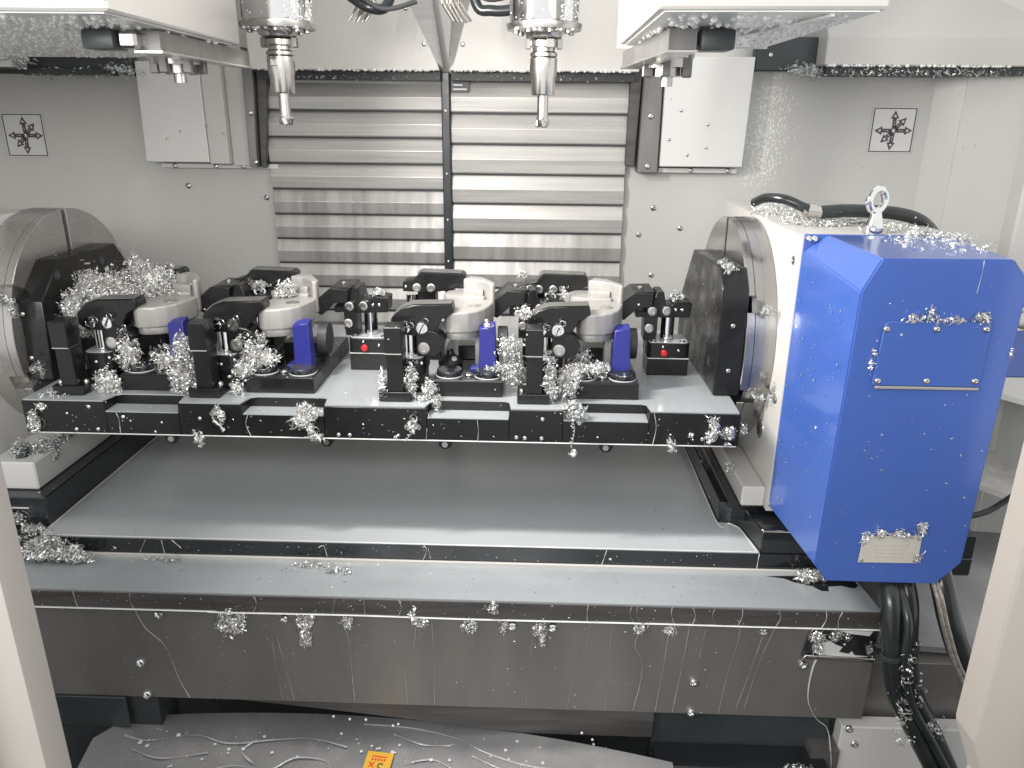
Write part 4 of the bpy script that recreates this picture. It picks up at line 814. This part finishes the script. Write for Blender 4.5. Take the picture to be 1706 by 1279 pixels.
# ------------------------------------------------------------------ the two sliding doors of the opening
t = thing('sliding_door', 'pale edge of the left sliding door at the lower left', 'door', (-.6, -.7, -.3))
b = nb(); bx(b, -.95, -.466, -.735, -.70, -1.0, .27, .004, None, 2); obj('door_panel', b, m_door, t)
b = nb(); bx(b, -.95, -.512, -.765, -.7355, -1.0, .09, .006, None, 2); obj('front_rail', b, m_door, t)
b = nb(); lathe(b, (-.527, -.7652, -.03), (0, -1, 0), [(0, .013), (.002, .014), (.003, .009), (.001, .008), (.001, 0)], 20); obj('door_bolt', b, m_steel, t)
t = thing('sliding_door', 'pale edge of the right sliding door at the lower right', 'door', (.5, -.7, -.3))
b = nb(); prism(b, [(.405, .25), (.405, -.045), (.428, -.10), (.410, -.30), (.410, -1.0), (.95, -1.0), (.95, .25)], 'y', -.735, -.70, .003); obj('door_panel', b, m_door, t)
b = nb(); bx(b, .462, .95, -.765, -.7355, -1.0, .02, .006, None, 2); obj('front_rail', b, m_door, t)

# ------------------------------------------------------------------ aluminium chips
pile('big heap of silver chips on the far left station against the adapter plate', [((-.855, .20, .085), (.075, .06, .095), 4), ((-.80, .23, .115), (.055, .05, .080), 3), ((-.905, .17, .07), (.045, .045, .085), 2), ((-.748, .22, .125), (.045, .04, .052), 1.6), ((-.83, .15, .125), (.09, .05, .055), 3), ((-.76, .20, .14), (.05, .05, .05), 1.5), ((-.88, .11, .10), (.03, .03, .05), 1)], 15000, .0043, m_chip, 1)
pile('silver chips spilling right of the leftmost post, under the leftmost casting', [((-.755, .045, .06), (.020, .02, .045), 3), ((-.785, .015, .012), (.022, .015, .030), 3), ((-.70, .07, .045), (.03, .02, .03), 1.5), ((-.80, .02, .005), (.03, .02, .012), 1), ((-.87, -.005, .002), (.03, .02, .006), .6), ((-.86, .04, .03), (.012, .012, .05), .8)], 900, .0050, m_chip, 2, False)
pile('pale curly chips heaped against the left side of the second post', [((-.645, .015, .030), (.024, .018, .038), 4), ((-.645, .03, .075), (.016, .015, .035), 2)], 520, .0066, m_chip, 3, False)
pile('silver chips heaped left of the second casting, on its riser block', [((-.525, .055, .075), (.024, .02, .035), 3), ((-.535, .04, .040), (.024, .02, .020), 2), ((-.50, .05, .055), (.02, .015, .02), 1), ((-.545, .01, .01), (.01, .01, .015), .4)], 900, .0048, m_chip, 4, False)
pile('small cluster of chips lying on top of the second casting', [((-.490, .165, .152), (.020, .018, .028), 1)], 330, .0048, m_chip, 5)
pile('bunch of chips hanging over the front edge beside the second notch', [((-.402, -.040, -.012), (.018, .006, .016), 3), ((-.415, -.040, -.030), (.016, .005, .012), 2), ((-.398, -.042, -.045), (.006, .004, .018), 1), ((-.385, -.042, -.058), (.008, .004, .006), .7)], 260, .0058, m_chip, 6, False)
pile('grey-green chips beside the third blue rest block', [((-.045, .05, .085), (.018, .018, .025), 3), ((-.035, .045, .045), (.022, .018, .020), 3), ((-.06, .05, .045), (.02, .012, .012), 1.5), ((-.02, .04, .02), (.012, .012, .02), 1)], 700, .0045, m_chipd, 7, False)
pile('silver chips sticking to both sides of the third post', [((-.272, -.004, .035), (.005, .012, .028), 2), ((-.222, .005, .035), (.010, .012, .032), 3), ((-.190, .008, .015), (.012, .01, .022), 2), ((-.20, .0, .003), (.02, .01, .005), .8), ((-.175, -.005, -.003), (.008, .008, .016), .8)], 420, .0048, m_chip, 8, False)
pile('silver chips hanging right of the rightmost post', [((.028, .004, .045), (.010, .012, .040), 3), ((.033, .0, .02), (.008, .01, .016), 1)], 260, .0050, m_chip, 9, False)
pile('chips strewn around the pads of the far right riser block', [((.075, .045, .045), (.030, .02, .016), 4), ((.062, .015, .030), (.020, .012, .025), 3), ((.115, .060, .047), (.03, .015, .012), 2), ((.09, .09, .06), (.02, .015, .014), 1)], 800, .0050, m_chip, 10, False)
pile('damp chips lying on the front edge at the left end of the last notch', [((.068, -.028, -.001), (.020, .010, .014), 3), ((.080, -.038, -.010), (.012, .006, .012), 2)], 190, .0055, m_chipd, 11, False)
strand('long twisted chip dangling below the front edge under the last notch', [[(.066, -.040, .006), (.069, -.041, -.02), (.072, -.041, -.04), (.068, -.041, -.060), (.071, -.041, -.083)]], .0028, .0028, .008, m_chip, 1, [((.070, -.041, -.080), (.006, .003, .006), 8, .004)])
strand('looped chip on the front face right of the first notch', [[(-.570, -.040, -.012), (-.573, -.041, -.028), (-.563, -.041, -.040), (-.556, -.041, -.050)], [(-.560, -.040, -.012), (-.553, -.041, -.025), (-.561, -.041, -.04)]], .0038, .0035, .006, m_chip, 2, [((-.565, -.041, -.02), (.008, .003, .012), 12, .0055)])
strand('two small chips hanging from the lower front edge near the first lifting lug', [[(-.612, -.040, -.050), (-.607, -.041, -.066)], [(-.600, -.040, -.052), (-.602, -.041, -.078), (-.606, -.041, -.082)]], .0036, .0035, .006, m_chip, 3, [((-.605, -.041, -.064), (.008, .003, .012), 12, .005)])
strand('curled chip on the front face below the third post', [[(-.215, -.040, -.018), (-.209, -.041, -.035), (-.218, -.041, -.045), (-.228, -.041, -.062)], [(-.222, -.04, -.025), (-.212, -.041, -.038)]], .0034, .003, .006, m_chip, 4, [((-.214, -.041, -.03), (.009, .003, .012), 16, .0055), ((-.245, -.04, -.058), (.004, .002, .006), 4, .003)])
pile('silver chips on the front face at the right end of the fixture plate', [((.318, -.039, -.022), (.008, .003, .016), 2), ((.313, -.039, -.042), (.010, .003, .010), 2), ((.343, -.039, -.038), (.012, .004, .012), 3), ((.372, -.025, -.033), (.008, .006, .009), 1.4), ((.245, -.038, -.060), (.006, .003, .014), 1.4), ((.345, -.039, -.058), (.005, .003, .004), .5), ((.278, -.038, -.045), (.006, .003, .006), .4)], 230, .0056, m_chip, 12, False)
pile('silver chips on the front face at the left end of the fixture plate', [((-.903, -.039, -.040), (.010, .004, .020), 3), ((-.885, -.039, -.010), (.008, .003, .006), 1)], 110, .0056, m_chip, 13, False)
pile('heap of curly chips on the table at the left end of the cradle', [((-.905, -.085, -.290), (.050, .018, .032), 4), ((-.86, -.090, -.292), (.045, .015, .022), 3), ((-.94, -.05, -.275), (.03, .015, .025), 2)], 900, .0068, m_chip, 14)
pile('chips lying on the foot of the left tail support', [((-.995, .035, -.140), (.018, .02, .022), 3), ((-.965, .06, -.142), (.02, .02, .022), 3), ((-.955, .12, -.142), (.012, .05, .025), 3), ((-.945, .06, -.16), (.004, .015, .02), .7)], 620, .0050, m_chipd, 15)
pile('wet chips on the black block below the left tail support', [((-.985, -.036, -.245), (.025, .006, .012), 1)], 60, .006, m_chip, 16, False)
pile('chips sprinkled over the top of the right rotary head', [((.475, .30, .308), (.04, .09, .020), 3), ((.52, .13, .308), (.05, .05, .012), 2.5), ((.475, .16, .31), (.03, .08, .022), 2.5), ((.61, .06, .309), (.06, .04, .008), 2), ((.64, -.03, .309), (.05, .03, .006), 2.2), ((.60, -.10, .3085), (.07, .08, .003), 1), ((.60, .18, .31), (.10, .06, .012), 1.5)], 850, .0058, m_chip, 17)
pile('row of chips caught on the top and left edge of the access cover', [((.575, -.227, .221), (.07, .002, .003), 2), ((.630, -.228, .226), (.012, .003, .010), 2.6), ((.557, -.228, .230), (.004, .002, .010), 1), ((.535, -.227, .223), (.012, .002, .006), 1), ((.594, -.227, .223), (.010, .002, .006), 1), ((.488, -.224, .165), (.003, .002, .025), 1), ((.682, -.223, .17), (.003, .003, .015), .6)], 95, .0055, m_chip, 18, False)
pile('chips caught on the top edge of the nameplate', [((.565, -.226, -.124), (.045, .002, .003), 2), ((.545, -.227, -.119), (.006, .002, .007), 1), ((.607, -.227, -.112), (.005, .002, .012), 1.5), ((.575, -.227, -.120), (.008, .002, .006), 1), ((.610, -.226, -.165), (.004, .002, .007), .7), ((.522, -.226, -.135), (.006, .002, .008), .6)], 110, .0052, m_chip, 19, False)
pile('clump of chips at the lower left corner of the blue guard on the table', [((.500, -.090, -.296), (.022, .012, .016), 1)], 170, .0062, m_chip, 20)
pile('fine chips along the pale ledge of the table', [((-.40, -.085, -.298), (.05, .008, .004), 2), ((-.36, -.10, -.298), (.03, .01, .004), 1.4), ((-.70, -.08, -.298), (.05, .01, .006), .8)], 90, .0052, m_chipd, 21)
for lab, spots, n, sd, sz in (('round ball of chips hanging on the apron at the left', [((-.530, -.178, -.358), (.020, .007, .022), 3), ((-.508, -.177, -.352), (.008, .004, .018), .8)], 190, 61, .006), ('stringy chips hanging on the apron right of the round ball', [((-.394, -.178, -.352), (.014, .006, .014), 3), ((-.395, -.178, -.378), (.010, .005, .014), 2), ((-.396, -.178, -.398), (.010, .004, .006), 1)], 150, 62, .0058), ('small chip clump at the top of the apron left of centre', [((-.318, -.177, -.350), (.010, .005, .012), 1)], 60, 63, .0052), ('bent flat chips at a bolt near the middle of the apron', [((-.205, -.177, -.332), (.008, .005, .012), 1), ((-.188, -.177, -.348), (.012, .005, .010), 1)], 55, 64, .006), ('chip clump on the apron right of the middle', [((-.104, -.177, -.352), (.012, .005, .014), 2), ((-.045, -.177, -.350), (.006, .003, .012), .8), ((-.063, -.180, -.312), (.007, .003, .011), .8)], 110, 65, .005), ('chip clump on the apron below the right notch', [((.018, -.177, -.354), (.012, .005, .016), 2), ((.022, -.177, -.378), (.004, .003, .010), .5)], 90, 66, .0052), ('small chip clump around the apron bolts at the right', [((.190, -.178, -.347), (.010, .005, .010), 1), ((.243, -.178, -.349), (.009, .005, .010), 1), ((.403, -.177, -.348), (.005, .003, .005), .3)], 90, 67, .005)):
    pile(lab, spots, n, sz, m_chip, sd, False)
pile('silver flakes stuck to the black hoses at the lower right', [((.612, -.262, -.35), (.012, .003, .04), 2), ((.625, -.252, -.44), (.014, .003, .05), 3), ((.655, -.24, -.42), (.01, .003, .05), 1.2), ((.69, -.245, -.48), (.016, .004, .02), 2.4), ((.64, -.25, -.505), (.014, .003, .006), 1.2)], 60, .0056, m_chip, 22, False)
pile('small chips on the rim slots and lower flange of the right faceplate', [((.412, .045, .165), (.010, .006, .008), 2), ((.345, .10, .236), (.012, .05, .008), 2), ((.431, .02, .02), (.004, .006, .02), 1.4), ((.385, .075, -.155), (.006, .02, .012), 1.2), ((.415, .05, .0), (.01, .005, .006), 1)], 170, .005, m_chipd, 23, False)
pile('twisted chips caught in the slot of the left faceplate', [((-.985, .045, .165), (.022, .006, .012), 2), ((-.958, .04, .15), (.006, .006, .02), 1), ((-.93, .04, .03), (.01, .006, .02), 1)], 110, .0055, m_chipd, 24, False)
pile('silver chips lying in the levers of the clamps', [((-.315, .20, .150), (.014, .012, .012), 2), ((-.018, .20, .150), (.014, .012, .012), 2), ((.277, .20, .150), (.014, .012, .012), 1.4), ((-.03, .25, .185), (.010, .01, .01), 1), ((.055, .19, .15), (.008, .008, .022), 1.3), ((-.02, .06, .150), (.02, .01, .012), 2), ((-.57, .22, .16), (.03, .012, .012), 2), ((-.085, .075, .122), (.012, .01, .006), .7)], 420, .0046, m_chip, 25, False)
# loose specks: tiny splinters lying on plates and painted faces
rnd = random.Random(99); bm = nb()
def speck(p, nrm, s):
    d, u, v = frame_of(nrm); a = rnd.uniform(0, 6.28); e = (u * math.cos(a) + v * math.sin(a)) * s; f = (v * math.cos(a) - u * math.sin(a)) * s * rnd.uniform(.25, .6)
    p = Vector(p) + d * s * .2; h = d * s * rnd.uniform(.1, .5); q = [bm.verts.new(x) for x in (p - e, p - f + h * .3, p + e + h, p + f)]; bm.faces.new(q[:3]); bm.faces.new((q[0], q[2], q[3]))
for _ in range(90): speck((rnd.uniform(-.85, .55), rnd.uniform(-.17, -.08), -.2993), (0, 0, 1), rnd.uniform(.001, .003))
for _ in range(60): speck((rnd.uniform(-.9, .36), -.0655, rnd.uniform(-.29, -.265)), (0, -1, 0), rnd.uniform(.0008, .002))
for _ in range(90): speck((rnd.uniform(-.9, .36), -.0355, rnd.uniform(-.06, -.004)), (0, -1, 0), rnd.uniform(.0008, .0024))
for _ in range(120): speck((rnd.uniform(-.9, .36), rnd.uniform(-.03, .2), .0004), (0, 0, 1), rnd.uniform(.001, .003))
for _ in range(110): speck((rnd.uniform(-.86, .6), -.1785, rnd.uniform(-.333, -.304)), (0, -1, 0), rnd.uniform(.0008, .002))
for _ in range(110): speck((rnd.uniform(-.85, .6), -.1708, rnd.uniform(-.53, -.34)), (0, -1, 0), rnd.uniform(.0008, .0024))
for _ in range(55): speck((rnd.uniform(.47, .675), -.2228, rnd.uniform(-.2, .29)), (0, -1, 0), .0008 + .0024 * rnd.random() ** 2)
for _ in range(70):
    k = rnd.random(); speck((.437 + .018 * k - .0012, -.03 - .18 * k, rnd.uniform(-.17, .25)), (-1, -.1, 0), rnd.uniform(.0012, .0034))
for _ in range(60): speck((rnd.uniform(-.88, .38), rnd.uniform(-.05, .35), -.2593), (0, 0, 1), rnd.uniform(.001, .003))
for _ in range(110): speck((.3312, rnd.uniform(.06, .38), rnd.uniform(.01, .2)), (-1, 0, 0), rnd.uniform(.0008, .0022))
o = obj('loose_specks', bm, m_chip, None, False); tag(o, 'tiny loose metal splinters scattered over plates and painted faces', 'metal specks', None, 'stuff')
